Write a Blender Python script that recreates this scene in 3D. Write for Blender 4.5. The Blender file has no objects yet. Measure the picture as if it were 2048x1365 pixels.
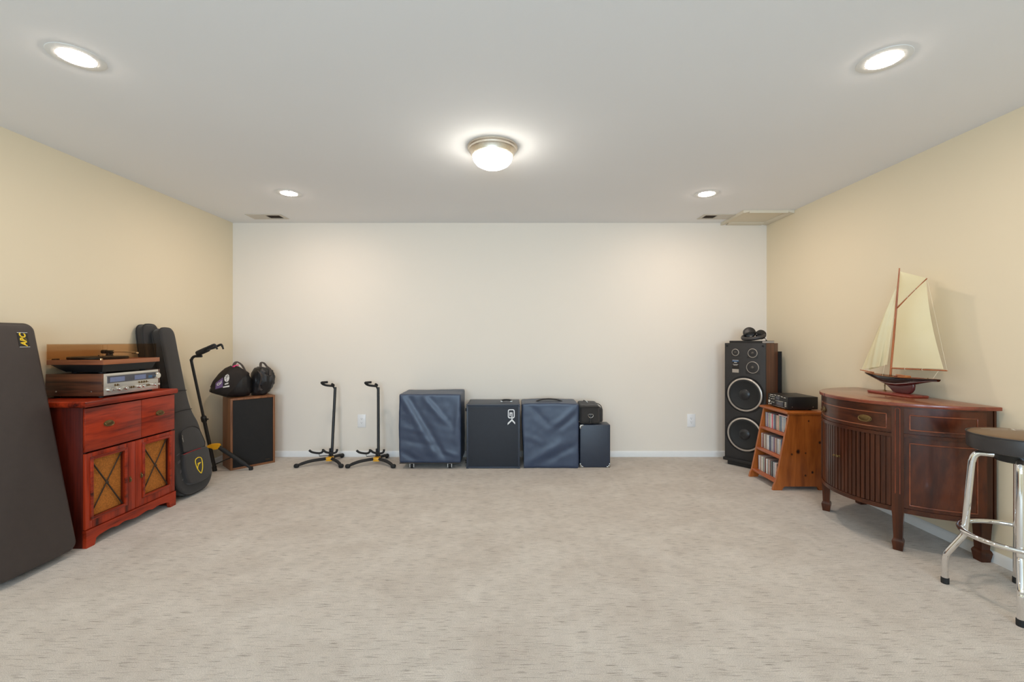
import bpy, bmesh, math, random
from mathutils import Vector, Matrix, noise
PI = math.pi
C = bpy.context.scene.collection
SC = bpy.context.scene
random.seed(7)

# ------------------------------------------------------------------ camera, light, exposure
F = 880.0                                   # focal length in pixels of a 2048 px wide frame
cam_d = bpy.data.cameras.new('camera'); cam = bpy.data.objects.new('camera', cam_d); C.objects.link(cam)
cam_d.sensor_width = 36.0; cam_d.lens = F / 2048 * 36.0; cam_d.clip_start = 0.02
cam_d.shift_y = -4.5 / 2048
cam.location = (0, 0, 1.225); cam.rotation_euler = (PI / 2, 0, 0)
SC.camera = cam
w = bpy.data.worlds.new('world'); SC.world = w; w.use_nodes = True
w.node_tree.nodes['Background'].inputs[0].default_value = (0.55, 0.72, 1.0, 1)
w.node_tree.nodes['Background'].inputs[1].default_value = 0.6
SC.view_settings.view_transform = 'Standard'; SC.view_settings.look = 'None'
SC.view_settings.exposure = 0.0; SC.view_settings.gamma = 1.0
SC.view_settings.use_curve_mapping = False
LENS_W = 222.0            # downlight lens emission
DOME_W = 34.0             # ceiling dome emission
DAY_W = 92.0             # each rear window, watts
XL, XR, YB, YR, ZC = -2.90, 2.645, 4.57, -3.4, 2.43
def area(name, loc, rot, sx, sy, power, col):
    l = bpy.data.lights.new(name, 'AREA'); l.shape = 'RECTANGLE'; l.size = sx; l.size_y = sy
    l.energy = power; l.color = col
    o = bpy.data.objects.new(name, l); C.objects.link(o); o.location = loc; o.rotation_euler = rot
    return o
for wx in (-1.25, 1.0):                     # daylight that comes in through the two windows behind the camera
    area('window_daylight', (wx, YR + 0.02, 1.35), (PI / 2, 0, 0), 1.5, 1.3, DAY_W, (0.58, 0.79, 1.0))

# ------------------------------------------------------------------ materials
def L(c):
    return tuple(((v / 255) / 12.92 if v / 255 <= 0.04045 else ((v / 255 + 0.055) / 1.055) ** 2.4) for v in c) + (1,)
def newmat(name):
    m = bpy.data.materials.new(name); m.use_nodes = True
    return m, m.node_tree, m.node_tree.nodes['Principled BSDF']
def coords(nt, scale=(1, 1, 1), rot=(0, 0, 0), loc=(0, 0, 0)):
    tc = nt.nodes.new('ShaderNodeTexCoord'); mp = nt.nodes.new('ShaderNodeMapping')
    mp.inputs['Scale'].default_value = scale; mp.inputs['Rotation'].default_value = rot; mp.inputs['Location'].default_value = loc
    nt.links.new(tc.outputs['Object'], mp.inputs['Vector']); return mp.outputs['Vector']
def noise_n(nt, vec, scale, detail=3, rough=0.5, dist=0):
    n = nt.nodes.new('ShaderNodeTexNoise'); n.inputs['Scale'].default_value = scale
    n.inputs['Detail'].default_value = detail; n.inputs['Roughness'].default_value = rough
    n.inputs['Distortion'].default_value = dist
    nt.links.new(vec, n.inputs['Vector']); return n.outputs['Fac']
def ramp(nt, fac, stops):
    r = nt.nodes.new('ShaderNodeValToRGB'); e = r.color_ramp.elements
    e[0].position, e[0].color = stops[0][0], stops[0][1]; e[1].position, e[1].color = stops[-1][0], stops[-1][1]
    for p, c in stops[1:-1]:
        x = e.new(p); x.color = c
    nt.links.new(fac, r.inputs['Fac']); return r.outputs['Color']
def mixc(nt, fac, a, b, mode='MIX'):
    m = nt.nodes.new('ShaderNodeMix'); m.data_type = 'RGBA'; m.blend_type = mode
    for i, v in ((0, fac), (6, a), (7, b)):
        if hasattr(v, 'is_linked'): nt.links.new(v, m.inputs[i])
        else: m.inputs[i].default_value = v
    return m.outputs[2]
def bump(nt, b, h, strength, dist=0.01):
    n = nt.nodes.new('ShaderNodeBump'); n.inputs['Strength'].default_value = strength; n.inputs['Distance'].default_value = dist
    nt.links.new(h, n.inputs['Height']); nt.links.new(n.outputs['Normal'], b.inputs['Normal'])
def plain(name, col, rough=0.5, metal=0.0, spec=0.5, coat=0.0, var=0.06, vscale=30, bmp=0.0, bscale=200, emit=None, estr=0, sheen=0):
    m, nt, b = newmat(name)
    v = coords(nt); n = noise_n(nt, v, vscale, 3)
    c = L(col); lo = tuple(x * (1 - var) for x in c[:3]) + (1,); hi = tuple(min(1, x * (1 + var)) for x in c[:3]) + (1,)
    nt.links.new(ramp(nt, n, [(0.3, lo), (0.7, hi)]), b.inputs['Base Color'])
    b.inputs['Roughness'].default_value = rough; b.inputs['Metallic'].default_value = metal
    b.inputs['Specular IOR Level'].default_value = spec; b.inputs['Coat Weight'].default_value = coat
    b.inputs['Coat Roughness'].default_value = 0.1
    if sheen: b.inputs['Sheen Weight'].default_value = sheen
    if bmp: bump(nt, b, noise_n(nt, v, bscale, 2), bmp, 0.004)
    if emit:
        b.inputs['Emission Color'].default_value = emit + (1,); b.inputs['Emission Strength'].default_value = estr
    return m
def wood(name, stops, axis, rough=0.4, coat=0.2, fine=60, spec=0.5, stretch=0.05, dist=0.6, knots=None, coatr=0.12):
    m, nt, b = newmat(name)
    s = [1.0, 1.0, 1.0]; s['xyz'.index(axis)] = stretch
    v = coords(nt, tuple(s))
    n1 = noise_n(nt, v, fine * 0.35, 4, 0.55, dist); n2 = noise_n(nt, v, fine * 2.2, 3, 0.6)
    mx = nt.nodes.new('ShaderNodeMath'); mx.operation = 'MULTIPLY_ADD'
    nt.links.new(n2, mx.inputs[0]); mx.inputs[1].default_value = 0.35; nt.links.new(n1, mx.inputs[2])
    sub = nt.nodes.new('ShaderNodeMath'); sub.operation = 'SUBTRACT'; nt.links.new(mx.outputs[0], sub.inputs[0]); sub.inputs[1].default_value = 0.17
    col = ramp(nt, sub.outputs[0], [(p, L(c)) for p, c in stops])
    if knots:
        for (kx, kz, kr, kc) in knots:      # knots at real spots of the board (object coordinates)
            tc = nt.nodes.new('ShaderNodeTexCoord'); mp = nt.nodes.new('ShaderNodeMapping')
            mp.inputs['Scale'].default_value = (1, 0, 0.8); nt.links.new(tc.outputs['Object'], mp.inputs['Vector'])
            d = nt.nodes.new('ShaderNodeVectorMath'); d.operation = 'DISTANCE'
            nt.links.new(mp.outputs[0], d.inputs[0]); d.inputs[1].default_value = (kx, 0, kz * 0.8)
            wob = noise_n(nt, coords(nt), 45, 2)
            a = nt.nodes.new('ShaderNodeMath'); a.operation = 'MULTIPLY_ADD'; nt.links.new(wob, a.inputs[0]); a.inputs[1].default_value = kr * 0.9
            nt.links.new(d.outputs['Value'], a.inputs[2])
            mr = nt.nodes.new('ShaderNodeMapRange'); mr.inputs[1].default_value = kr * 1.0; mr.inputs[2].default_value = kr * 1.9
            mr.inputs[3].default_value = 1; mr.inputs[4].default_value = 0; nt.links.new(a.outputs[0], mr.inputs[0])
            col = mixc(nt, mr.outputs[0], col, L(kc))
    nt.links.new(col, b.inputs['Base Color'])
    b.inputs['Roughness'].default_value = rough; b.inputs['Coat Weight'].default_value = coat; b.inputs['Coat Roughness'].default_value = coatr
    b.inputs['Specular IOR Level'].default_value = spec
    bump(nt, b, n2, 0.04, 0.002)
    return m
def paint(name, col, rough=0.85, bs=140, bstr=0.05):
    m, nt, b = newmat(name); v = coords(nt)
    c = L(col); n = noise_n(nt, v, 1.3, 2)
    nt.links.new(ramp(nt, n, [(0.3, tuple(x * 0.985 for x in c[:3]) + (1,)), (0.7, c)]), b.inputs['Base Color'])
    b.inputs['Roughness'].default_value = rough; b.inputs['Specular IOR Level'].default_value = 0.25
    bump(nt, b, noise_n(nt, v, bs, 3), bstr, 0.002); return m

M = {}
M['wall'] = paint('wall_paint', (235, 221, 193))  # yellower than the back wall: warm lamplight put into the colour
M['wall_back'] = paint('wall_paint_daylit', (238, 229, 216))  # greyer than the side walls: cool daylight put into the paint colour
M['ceiling'] = paint('ceiling_paint', (241, 241, 242), 0.9, 90, 0.08)
M['trim'] = plain('white_trim_paint', (236, 236, 234), 0.4, var=0.01)
def carpet():
    m, nt, b = newmat('carpet')
    v1 = coords(nt, (12, 215, 1)); d = noise_n(nt, v1, 1.0, 2.0, 0.5)
    dash = ramp(nt, d, [(0.335, (0.42, 0.40, 0.37, 1)), (0.415, (1, 1, 1, 1))])
    v2 = coords(nt, (1, 1.25, 1)); big = noise_n(nt, v2, 2.6, 5, 0.62, 0.5)
    base = ramp(nt, big, [(0.32, L((206, 195, 183))), (0.68, L((220, 211, 200)))])
    v3 = coords(nt, (1, 1.6, 1)); fine = noise_n(nt, v3, 240, 2)
    fn = ramp(nt, fine, [(0.3, (0.72, 0.72, 0.72, 1)), (0.7, (1.1, 1.1, 1.1, 1))])
    v4 = coords(nt, (1, 1, 1)); med = noise_n(nt, v4, 14, 3)
    mn = ramp(nt, med, [(0.3, (0.93, 0.93, 0.93, 1)), (0.7, (1.03, 1.03, 1.03, 1))])
    c = mixc(nt, 0.72, base, dash, 'MULTIPLY'); c = mixc(nt, 1.0, c, fn, 'MULTIPLY'); c = mixc(nt, 1.0, c, mn, 'MULTIPLY')
    nt.links.new(c, b.inputs['Base Color']); b.inputs['Roughness'].default_value = 0.95
    b.inputs['Specular IOR Level'].default_value = 0.1; b.inputs['Sheen Weight'].default_value = 0.15
    ad = nt.nodes.new('ShaderNodeMath'); ad.operation = 'ADD'; nt.links.new(dash, ad.inputs[0]); nt.links.new(fine, ad.inputs[1])
    bump(nt, b, ad.outputs[0], 0.35, 0.006); return m
M['carpet'] = carpet()
M['lens'] = plain('lit_lens', (255, 255, 255), 0.5, emit=(1.0, 0.83, 0.70), estr=LENS_W, var=0)
M['dome'] = plain('lit_dome_glass', (255, 255, 255), 0.4, emit=(1.0, 0.94, 0.83), estr=DOME_W, var=0)
M['nickel'] = plain('brushed_nickel', (222, 213, 198), 0.36, 0.9, var=0.05, vscale=90)
M['can'] = plain('white_trim_ring', (235, 235, 233), 0.45, var=0.01)
M['vent_dark'] = plain('vent_shadow', (70, 58, 46), 0.8)
M['vent'] = plain('vent_metal', (205, 198, 186), 0.5, var=0.02)
M['chrome'] = plain('chrome', (236, 236, 236), 0.045, 1.0, var=0.01)
M['steel'] = plain('dull_steel', (176, 172, 166), 0.3, 1.0, var=0.05)
M['zinc'] = plain('zinc_plate', (214, 214, 212), 0.35, 0.55, var=0.03)
M['rubber'] = plain('black_rubber', (26, 26, 26), 0.7)
M['black'] = plain('black_metal', (30, 29, 29), 0.38, 0.0, spec=0.5)
M['foam'] = plain('black_foam', (34, 33, 33), 0.75, bmp=0.2, bscale=500)
M['yellow'] = plain('yellow_plastic', (236, 172, 36), 0.4)
M['case'] = plain('moulded_case', (62, 54, 51), 0.48, spec=0.45, bmp=0.1, bscale=420, var=0.04)
M['sticker'] = plain('black_sticker', (28, 24, 22), 0.4)
M['logo_yellow'] = plain('logo_yellow', (242, 204, 40), 0.5, var=0.02)
RED = [(0.30, (58, 12, 5)), (0.44, (128, 36, 13)), (0.6, (168, 52, 20)), (0.78, (150, 44, 17))]
M['red_v'] = wood('red_mahogany_upright', RED, 'z', 0.38, 0.12, 50, dist=0.2, spec=0.35)
M['red_h'] = wood('red_mahogany_level', RED, 'y', 0.38, 0.12, 42, dist=0.2, stretch=0.09, spec=0.35)
M['red_shaded'] = wood('red_mahogany_shaded', [(0.28, (34, 8, 5)), (0.45, (70, 18, 9)), (0.62, (92, 26, 13)), (0.8, (80, 22, 11))], 'z', 0.4, 0.1, 40, spec=0.3)  # darker than the front: shade on the side put into the wood colour
M['grille_cloth'] = plain('amber_grille_cloth', (178, 108, 38), 0.85, var=0.3, vscale=150, bmp=0.3, bscale=400)
M['lattice'] = plain('dark_lattice_metal', (70, 60, 50), 0.45, 0.6)
M['brass'] = plain('aged_brass', (120, 97, 62), 0.42, 0.85, var=0.15, vscale=60)
M['walnut'] = wood('walnut_veneer', [(0.3, (46, 24, 14)), (0.5, (92, 52, 30)), (0.72, (116, 68, 40))], 'x', 0.42, 0.1, 70)
M['walnut_light'] = wood('walnut_plinth', [(0.3, (120, 68, 40)), (0.5, (156, 94, 58)), (0.75, (170, 106, 66))], 'y', 0.4, 0.1, 60)
M['walnut_light_x'] = wood('walnut_plinth_side', [(0.3, (104, 56, 34)), (0.5, (140, 80, 48)), (0.75, (152, 90, 54))], 'x', 0.4, 0.1, 60)
M['silver'] = plain('brushed_aluminium', (214, 210, 202), 0.3, 0.75, var=0.03, vscale=12)
M['silver_knob'] = plain('aluminium_knob', (226, 222, 214), 0.16, 1.0, var=0.04)
M['dial'] = plain('tuner_dial', (74, 74, 82), 0.2, var=0.1)
M['dial_blue'] = plain('tuner_dial_scale', (112, 122, 156), 0.25, var=0.06)
M['plastic'] = plain('black_plastic', (27, 26, 26), 0.42)
M['plastic_soft'] = plain('matt_black_plastic', (34, 32, 31), 0.6)
def smoke():
    m = bpy.data.materials.new('smoked_acrylic'); m.use_nodes = True; nt = m.node_tree; nt.nodes.clear()
    out = nt.nodes.new('ShaderNodeOutputMaterial'); t = nt.nodes.new('ShaderNodeBsdfTransparent'); g = nt.nodes.new('ShaderNodeBsdfGlossy')
    t.inputs[0].default_value = (0.92, 0.83, 0.73, 1); g.inputs['Roughness'].default_value = 0.05
    fr = nt.nodes.new('ShaderNodeLayerWeight'); fr.inputs[0].default_value = 0.08
    mx = nt.nodes.new('ShaderNodeMixShader'); nt.links.new(fr.outputs['Fresnel'], mx.inputs[0])
    nt.links.new(t.outputs[0], mx.inputs[1]); nt.links.new(g.outputs[0], mx.inputs[2]); nt.links.new(mx.outputs[0], out.inputs[0]); return m
M['smoke'] = smoke()
M['gig'] = plain('black_nylon', (40, 36, 34), 0.72, bmp=0.35, bscale=600, sheen=0.2)
M['gig_trim'] = plain('black_piping', (24, 22, 22), 0.5)
M['red_line'] = plain('red_piping', (150, 24, 30), 0.6)
M['grey_web'] = plain('grey_webbing', (84, 82, 82), 0.7)
M['tote'] = plain('black_tote_cloth', (64, 56, 52), 0.6, bmp=0.2, bscale=300, spec=0.4)
M['tote_shiny'] = plain('black_tote_lining', (28, 26, 27), 0.42, bmp=0.2, bscale=120, spec=0.5)
M['purple'] = plain('purple_print', (112, 86, 128), 0.7)
M['print_white'] = plain('white_print', (224, 218, 210), 0.7, var=0.03)
M['pink'] = plain('pink_tag', (236, 60, 124), 0.55)
M['spk_wood'] = wood('speaker_walnut', [(0.3, (96, 58, 34)), (0.5, (132, 84, 52)), (0.75, (146, 96, 60))], 'z', 0.5, 0.05, 60)
M['cloth'] = plain('black_speaker_cloth', (32, 30, 29), 0.9, bmp=0.3, bscale=700)
M['cover'] = plain('nylon_cover_daylit', (40, 56, 82), 0.40, spec=0.8, bmp=0.12, bscale=500, var=0.05)  # dark cloth turned navy: blue window daylight put into its colour
M['tolex'] = plain('black_tolex_daylit', (34, 44, 61), 0.42, spec=0.7, bmp=0.2, bscale=450)  # black tolex with the blue of the daylight mixed into its colour
M['amp_cloth'] = plain('black_grille_cloth_daylit', (36, 41, 50), 0.62, spec=0.5, bmp=0.3, bscale=800)  # black cloth, bluish because daylight is put into the colour
M['white_logo'] = plain('white_logo', (232, 232, 232), 0.4, var=0.02)
M['baffle'] = plain('black_baffle', (42, 40, 40), 0.55, var=0.05)
M['cone'] = plain('paper_cone', (82, 76, 69), 0.45, var=0.1)
M['cap'] = plain('dust_cap', (32, 32, 34), 0.35)
M['ring'] = plain('woofer_ring', (198, 190, 182), 0.35, 0.7)
M['tower_wood'] = wood('tower_walnut', [(0.3, (64, 36, 24)), (0.5, (98, 58, 38)), (0.75, (112, 68, 46))], 'z', 0.5, 0.05, 60)
M['blue_label'] = plain('blue_label', (58, 92, 128), 0.4)
M['page'] = plain('page_edges', (214, 206, 198), 0.7)
PINE = [(0.28, (122, 60, 20)), (0.45, (160, 84, 30)), (0.6, (178, 98, 38)), (0.8, (164, 86, 32))]
M['pine'] = wood('pine_board', PINE, 'y', 0.38, 0.25, 26, dist=0.8)
KN = [(-0.035, 0.315, 0.014, (40, 16, 8)), (0.025, 0.30, 0.006, (46, 18, 10)), (0.14, 0.385, 0.009, (48, 18, 10)), (0.165, 0.42, 0.009, (48, 18, 10)),
      (0.185, 0.455, 0.010, (40, 16, 10)), (0.08, 0.145, 0.008, (40, 16, 10)), (0.025, 0.12, 0.007, (46, 18, 10)), (-0.085, 0.29, 0.007, (54, 22, 12)), (0.05, 0.56, 0.006, (46, 18, 10))]
M['pine_side'] = wood('pine_side_board', PINE, 'z', 0.38, 0.25, 22, dist=1.4, stretch=0.12, knots=KN)
M['pine_edge'] = wood('pine_front_edge', [(0.3, (150, 72, 36)), (0.6, (182, 98, 56)), (0.8, (190, 108, 64))], 'y', 0.35, 0.25, 26)
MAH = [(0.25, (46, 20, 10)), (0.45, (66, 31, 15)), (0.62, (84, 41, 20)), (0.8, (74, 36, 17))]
M['mah_v'] = wood('mahogany_upright', MAH, 'z', 0.28, 0.15, 60, spec=0.35)
M['mah_h'] = wood('mahogany_level', MAH, 'y', 0.28, 0.15, 60, spec=0.35)
M['mah_panel'] = wood('mahogany_panel', [(0.25, (42, 17, 8)), (0.45, (68, 29, 13)), (0.62, (92, 42, 19)), (0.8, (76, 34, 15))], 'z', 0.24, 0.2, 14, dist=1.5, stretch=0.3, spec=0.4)
M['mah_top'] = wood('mahogany_top_reflection', [(0.28, (96, 52, 32)), (0.5, (138, 82, 54)), (0.75, (152, 94, 64))], 'y', 0.27, 0.45, 30)  # lighter than the body: reflection of the wall put into the colour
M['mah_edge'] = wood('mahogany_edge', [(0.28, (78, 32, 18)), (0.5, (126, 56, 34)), (0.75, (150, 72, 46))], 'y', 0.3, 0.4, 30)
M['mah_bead'] = wood('mahogany_bead', [(0.28, (92, 42, 20)), (0.5, (132, 66, 34)), (0.75, (156, 84, 46))], 'y', 0.3, 0.3, 30)
M['groove'] = plain('dark_groove', (20, 10, 8), 0.7)
M['hull'] = plain('black_hull_gloss', (22, 24, 30), 0.12, spec=0.6, coat=0.5)
M['hull_red'] = plain('maroon_hull', (88, 34, 34), 0.25, coat=0.3)
M['stripe'] = plain('white_stripe', (226, 214, 206), 0.4)
M['deck'] = wood('boat_deck', [(0.3, (170, 96, 48)), (0.6, (206, 130, 72)), (0.8, (214, 140, 84))], 'y', 0.3, 0.4, 120)
M['spar'] = wood('boat_spar', [(0.3, (150, 78, 36)), (0.6, (182, 102, 50)), (0.8, (196, 116, 60))], 'z', 0.35, 0.3, 120)
M['boat_base'] = wood('boat_base', [(0.3, (112, 40, 26)), (0.6, (148, 58, 40)), (0.8, (156, 66, 46))], 'y', 0.35, 0.3, 60)
def sailcloth():
    m, nt, b = newmat('sailcloth'); n = noise_n(nt, coords(nt), 6, 3)
    nt.links.new(ramp(nt, n, [(0.3, L((248, 240, 203))), (0.7, L((252, 245, 212)))]), b.inputs['Base Color'])
    b.inputs['Roughness'].default_value = 0.8; b.inputs['Specular IOR Level'].default_value = 0.1
    tr = nt.nodes.new('ShaderNodeBsdfTranslucent'); tr.inputs[0].default_value = L((252, 246, 222))
    mx = nt.nodes.new('ShaderNodeMixShader'); mx.inputs[0].default_value = 0.3
    nt.links.new(b.outputs[0], mx.inputs[1]); nt.links.new(tr.outputs[0], mx.inputs[2])
    nt.links.new(mx.outputs[0], nt.nodes['Material Output'].inputs[0]); return m
M['sail'] = sailcloth()
M['cord'] = plain('cream_cord', (226, 214, 186), 0.8)
M['vinyl'] = plain('seat_vinyl_reflection', (116, 90, 64), 0.34, spec=0.5, bmp=0.06, bscale=300)  # black vinyl browned: reflection of the warm wall put into its colour
M['vinyl_side'] = plain('seat_side_vinyl', (54, 50, 49), 0.42, spec=0.5, bmp=0.06, bscale=300)
M['seat_print'] = plain('seat_print_white', (222, 220, 214), 0.4)
M['outlet'] = plain('outlet_white', (240, 239, 238), 0.35, var=0.01)
M['slot'] = plain('outlet_slot', (60, 56, 54), 0.6)

# ------------------------------------------------------------------ mesh helpers
def box(bm, x0, x1, y0, y1, z0, z1, bev=0.0, seg=2):
    b = bmesh.new(); bmesh.ops.create_cube(b, size=1)
    for v in b.verts:
        v.co = Vector(((x0 + x1) / 2 + v.co.x * (x1 - x0), (y0 + y1) / 2 + v.co.y * (y1 - y0), (z0 + z1) / 2 + v.co.z * (z1 - z0)))
    if bev: bmesh.ops.bevel(b, geom=b.edges[:], offset=bev, segments=seg, profile=0.5, affect='EDGES')
    merge(bm, b)
def merge(bm, b, mat=None):
    if mat is not None: b.transform(mat)
    me = bpy.data.meshes.new('tmp'); b.to_mesh(me); b.free(); bm.from_mesh(me); bpy.data.meshes.remove(me)
def catmull(pts, n):
    P = [Vector(p) for p in pts]; out = []
    for i in range(len(P) - 1):
        p0 = P[max(i - 1, 0)]; p1 = P[i]; p2 = P[i + 1]; p3 = P[min(i + 2, len(P) - 1)]
        for k in range(n):
            t = k / n
            out.append(0.5 * ((2 * p1) + (p2 - p0) * t + (2 * p0 - 5 * p1 + 4 * p2 - p3) * t * t + (3 * p1 - p0 - 3 * p2 + p3) * t ** 3))
    out.append(P[-1]); return out
def tube(bm, pts, r, seg=12, smooth=0, closed=False, flat=1.0):
    P = catmull(pts, smooth) if smooth else [Vector(p) for p in pts]
    n = len(P); R = r if isinstance(r, (list, tuple)) else [r] * n
    if len(R) != n: R = [R[min(int(i / max(n - 1, 1) * (len(R) - 1) + 0.5), len(R) - 1)] for i in range(n)]
    T = []
    for i in range(n):
        if closed: t = P[(i + 1) % n] - P[i - 1]
        else: t = P[min(i + 1, n - 1)] - P[max(i - 1, 0)]
        T.append(t.normalized())
    up = Vector((0, 0, 1)) if abs(T[0].z) < 0.9 else Vector((1, 0, 0))
    N = (up - T[0] * up.dot(T[0])).normalized(); rings = []
    for i in range(n):
        N = (N - T[i] * N.dot(T[i])).normalized(); B = T[i].cross(N)
        rings.append([bm.verts.new(P[i] + R[i] * (math.cos(2 * PI * k / seg) * N * flat + math.sin(2 * PI * k / seg) * B)) for k in range(seg)])
    m = n if closed else n - 1
    for i in range(m):
        a, b = rings[i], rings[(i + 1) % n]
        for k in range(seg): bm.faces.new((a[k], a[(k + 1) % seg], b[(k + 1) % seg], b[k]))
    if not closed:
        bm.faces.new(rings[0][::-1]); bm.faces.new(rings[-1])
def lathe(bm, prof, seg=32, mat=None):
    b = bmesh.new(); rings = []
    for (r, z) in prof:
        if r < 1e-6: rings.append([b.verts.new((0, 0, z))])
        else: rings.append([b.verts.new((r * math.cos(2 * PI * k / seg), r * math.sin(2 * PI * k / seg), z)) for k in range(seg)])
    for a, c in zip(rings, rings[1:]):
        for k in range(seg):
            f = [a[k % len(a)], a[(k + 1) % len(a)], c[(k + 1) % len(c)], c[k % len(c)]]
            u = []
            for v in f:
                if v not in u: u.append(v)
            if len(u) > 2: b.faces.new(u)
    for ring, flip in ((rings[0], True), (rings[-1], False)):
        if len(ring) > 2: b.faces.new(ring[::-1] if flip else ring)
    bmesh.ops.recalc_face_normals(b, faces=b.faces[:]); merge(bm, b, mat)
def prism(bm, poly, h0, h1, mat=None, bev=0.0, seg=2):
    """polygon in local x,y extruded along local z from h0 to h1"""
    b = bmesh.new(); lo = [b.verts.new((x, y, h0)) for x, y in poly]; hi = [b.verts.new((x, y, h1)) for x, y in poly]
    n = len(poly); b.faces.new(lo[::-1]); b.faces.new(hi)
    for k in range(n): b.faces.new((lo[k], lo[(k + 1) % n], hi[(k + 1) % n], hi[k]))
    bmesh.ops.recalc_face_normals(b, faces=b.faces[:])
    if bev:
        es = [e for e in b.edges if abs(e.verts[0].co.z - e.verts[1].co.z) < 1e-7]
        bmesh.ops.bevel(b, geom=es, offset=bev, segments=seg, profile=0.5, affect='EDGES')
    merge(bm, b, mat)
def grid(bm, nu, nv, fn, closed_u=False):
    V = [[bm.verts.new(fn(i / (nu if closed_u else nu - 1), j / (nv - 1))) for j in range(nv)] for i in range(nu)]
    for i in range(nu if closed_u else nu - 1):
        for j in range(nv - 1):
            bm.faces.new((V[i][j], V[(i + 1) % nu][j], V[(i + 1) % nu][j + 1], V[i][j + 1]))
    return V
def frame(origin, x, y):
    x = Vector(x).normalized(); y = Vector(y); y = (y - x * y.dot(x)).normalized(); z = x.cross(y)
    m = Matrix.Identity(4)
    for i in range(3): m[i][0], m[i][1], m[i][2], m[i][3] = x[i], y[i], z[i], origin[i]
    return m
def roundbox(x0, x1, y0, y1, z0, z1, r, n=24, disp=None):
    b = bmesh.new(); bmesh.ops.create_cube(b, size=2); bmesh.ops.subdivide_edges(b, edges=b.edges[:], cuts=n, use_grid_fill=True)
    c = Vector(((x0 + x1) / 2, (y0 + y1) / 2, (z0 + z1) / 2)); h = Vector(((x1 - x0) / 2, (y1 - y0) / 2, (z1 - z0) / 2))
    for v in b.verts:
        p = Vector((v.co.x * h.x, v.co.y * h.y, v.co.z * h.z))
        q = Vector([max(-h[i] + r, min(h[i] - r, p[i])) for i in range(3)]); d = p - q
        if d.length > 1e-9: p = q + d.normalized() * r
        v.co = c + p
    b.normal_update()
    if disp:
        nn = [(v, v.normal.copy()) for v in b.verts]
        for v, nrm in nn: v.co = v.co + disp(v.co.copy(), nrm)
    return b
def text_bm(s, size, depth, mat, bold=0.0, shear=0.0, xs=1.0):
    cu = bpy.data.curves.new('t', 'FONT'); cu.body = s; cu.size = size; cu.extrude = depth; cu.offset = bold; cu.shear = shear
    cu.align_x = 'CENTER'; cu.align_y = 'CENTER'
    o = bpy.data.objects.new('t', cu); C.objects.link(o); dg = bpy.context.evaluated_depsgraph_get(); dg.update()
    me = bpy.data.meshes.new_from_object(o.evaluated_get(dg)); b = bmesh.new(); b.from_mesh(me)
    bpy.data.objects.remove(o); bpy.data.curves.remove(cu); bpy.data.meshes.remove(me)
    b.transform(mat @ Matrix.Diagonal((xs, 1, 1, 1))); return b

# ------------------------------------------------------------------ object helpers
def thing(name, label, cat, loc=(0, 0, 0), rotz=0.0, group=None):
    o = bpy.data.objects.new(name, None); C.objects.link(o); o.empty_display_size = 0.05
    o.location = loc; o.rotation_euler = (0, 0, rotz); o['label'] = label; o['category'] = cat
    if group: o['group'] = group
    return o
def rootmat(o):
    m = Matrix.Identity(4)
    while o is not None:
        m = (Matrix.Translation(o.location) @ o.rotation_euler.to_matrix().to_4x4()) @ m; o = o.parent
    return m
def obj(name, bm, mat, parent=None, world=False, angle=40, label=None):
    if world and parent is not None: bm.transform(rootmat(parent).inverted())
    me = bpy.data.meshes.new(name); bm.to_mesh(me); bm.free()
    for p in me.polygons: p.use_smooth = True
    me.set_sharp_from_angle(angle=math.radians(angle))
    for m in (mat if isinstance(mat, (list, tuple)) else [mat]): me.materials.append(m if not isinstance(m, str) else M[m])
    o = bpy.data.objects.new(name, me); C.objects.link(o)
    if parent is not None: o.parent = parent
    if label: o['label'] = label
    return o
def tag(o, label, cat, group=None):
    o['label'] = label; o['category'] = cat
    if group: o['group'] = group
    return o
def struct(name, bm, mat, parent=None):
    o = obj(name, bm, mat, parent)
    if parent is None: o['kind'] = 'structure'
    return o
def B(): return bmesh.new()
def bx(*a, **k):
    b = B(); box(b, *a, **k); return b

# ------------------------------------------------------------------ the room
T = 0.1
struct('floor', bx(XL - T, XR + T, YR - T, YB + T, -T, 0), 'carpet')
struct('ceiling', bx(XL - T, XR + T, YR - T, YB + T, ZC, ZC + T), 'ceiling')
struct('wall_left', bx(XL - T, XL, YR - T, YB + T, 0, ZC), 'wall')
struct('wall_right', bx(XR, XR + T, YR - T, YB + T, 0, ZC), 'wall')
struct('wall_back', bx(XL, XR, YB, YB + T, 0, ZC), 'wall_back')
b = B(); wins = [(-2.0, -0.5), (0.25, 1.75)]
for x0, x1 in ((XL, -2.0), (-0.5, 0.25), (1.75, XR)): box(b, x0, x1, YR - T, YR, 0, ZC)
for x0, x1 in wins:
    box(b, x0, x1, YR - T, YR, 0, 0.70); box(b, x0, x1, YR - T, YR, 2.0, ZC)
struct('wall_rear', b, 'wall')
for i, (x0, x1) in enumerate(wins):
    b = B(); z0, z1 = 0.70, 2.0
    for a in ((x0, x0 + 0.05, z0, z1), (x1 - 0.05, x1, z0, z1), (x0, x1, z0, z0 + 0.05), (x0, x1, z1 - 0.05, z1), (x0, x1, 1.32, 1.36)):
        box(b, a[0], a[1], YR - 0.08, YR - 0.03, a[2], a[3])
    struct('window_%d' % (i + 1), b, 'trim')
def baseboard(name, mat4, length):
    b = B(); prism(b, [(0, 0), (0.014, 0), (0.014, 0.045), (0.010, 0.054), (0.004, 0.060), (0, 0.060)], 0, length, mat4); struct(name, b, 'trim')
baseboard('baseboard_back', frame((XL + 0.014, YB, 0), (0, -1, 0), (0, 0, 1)) @ Matrix.Rotation(0, 4, 'Z'), 0.001) if False else None
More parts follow.
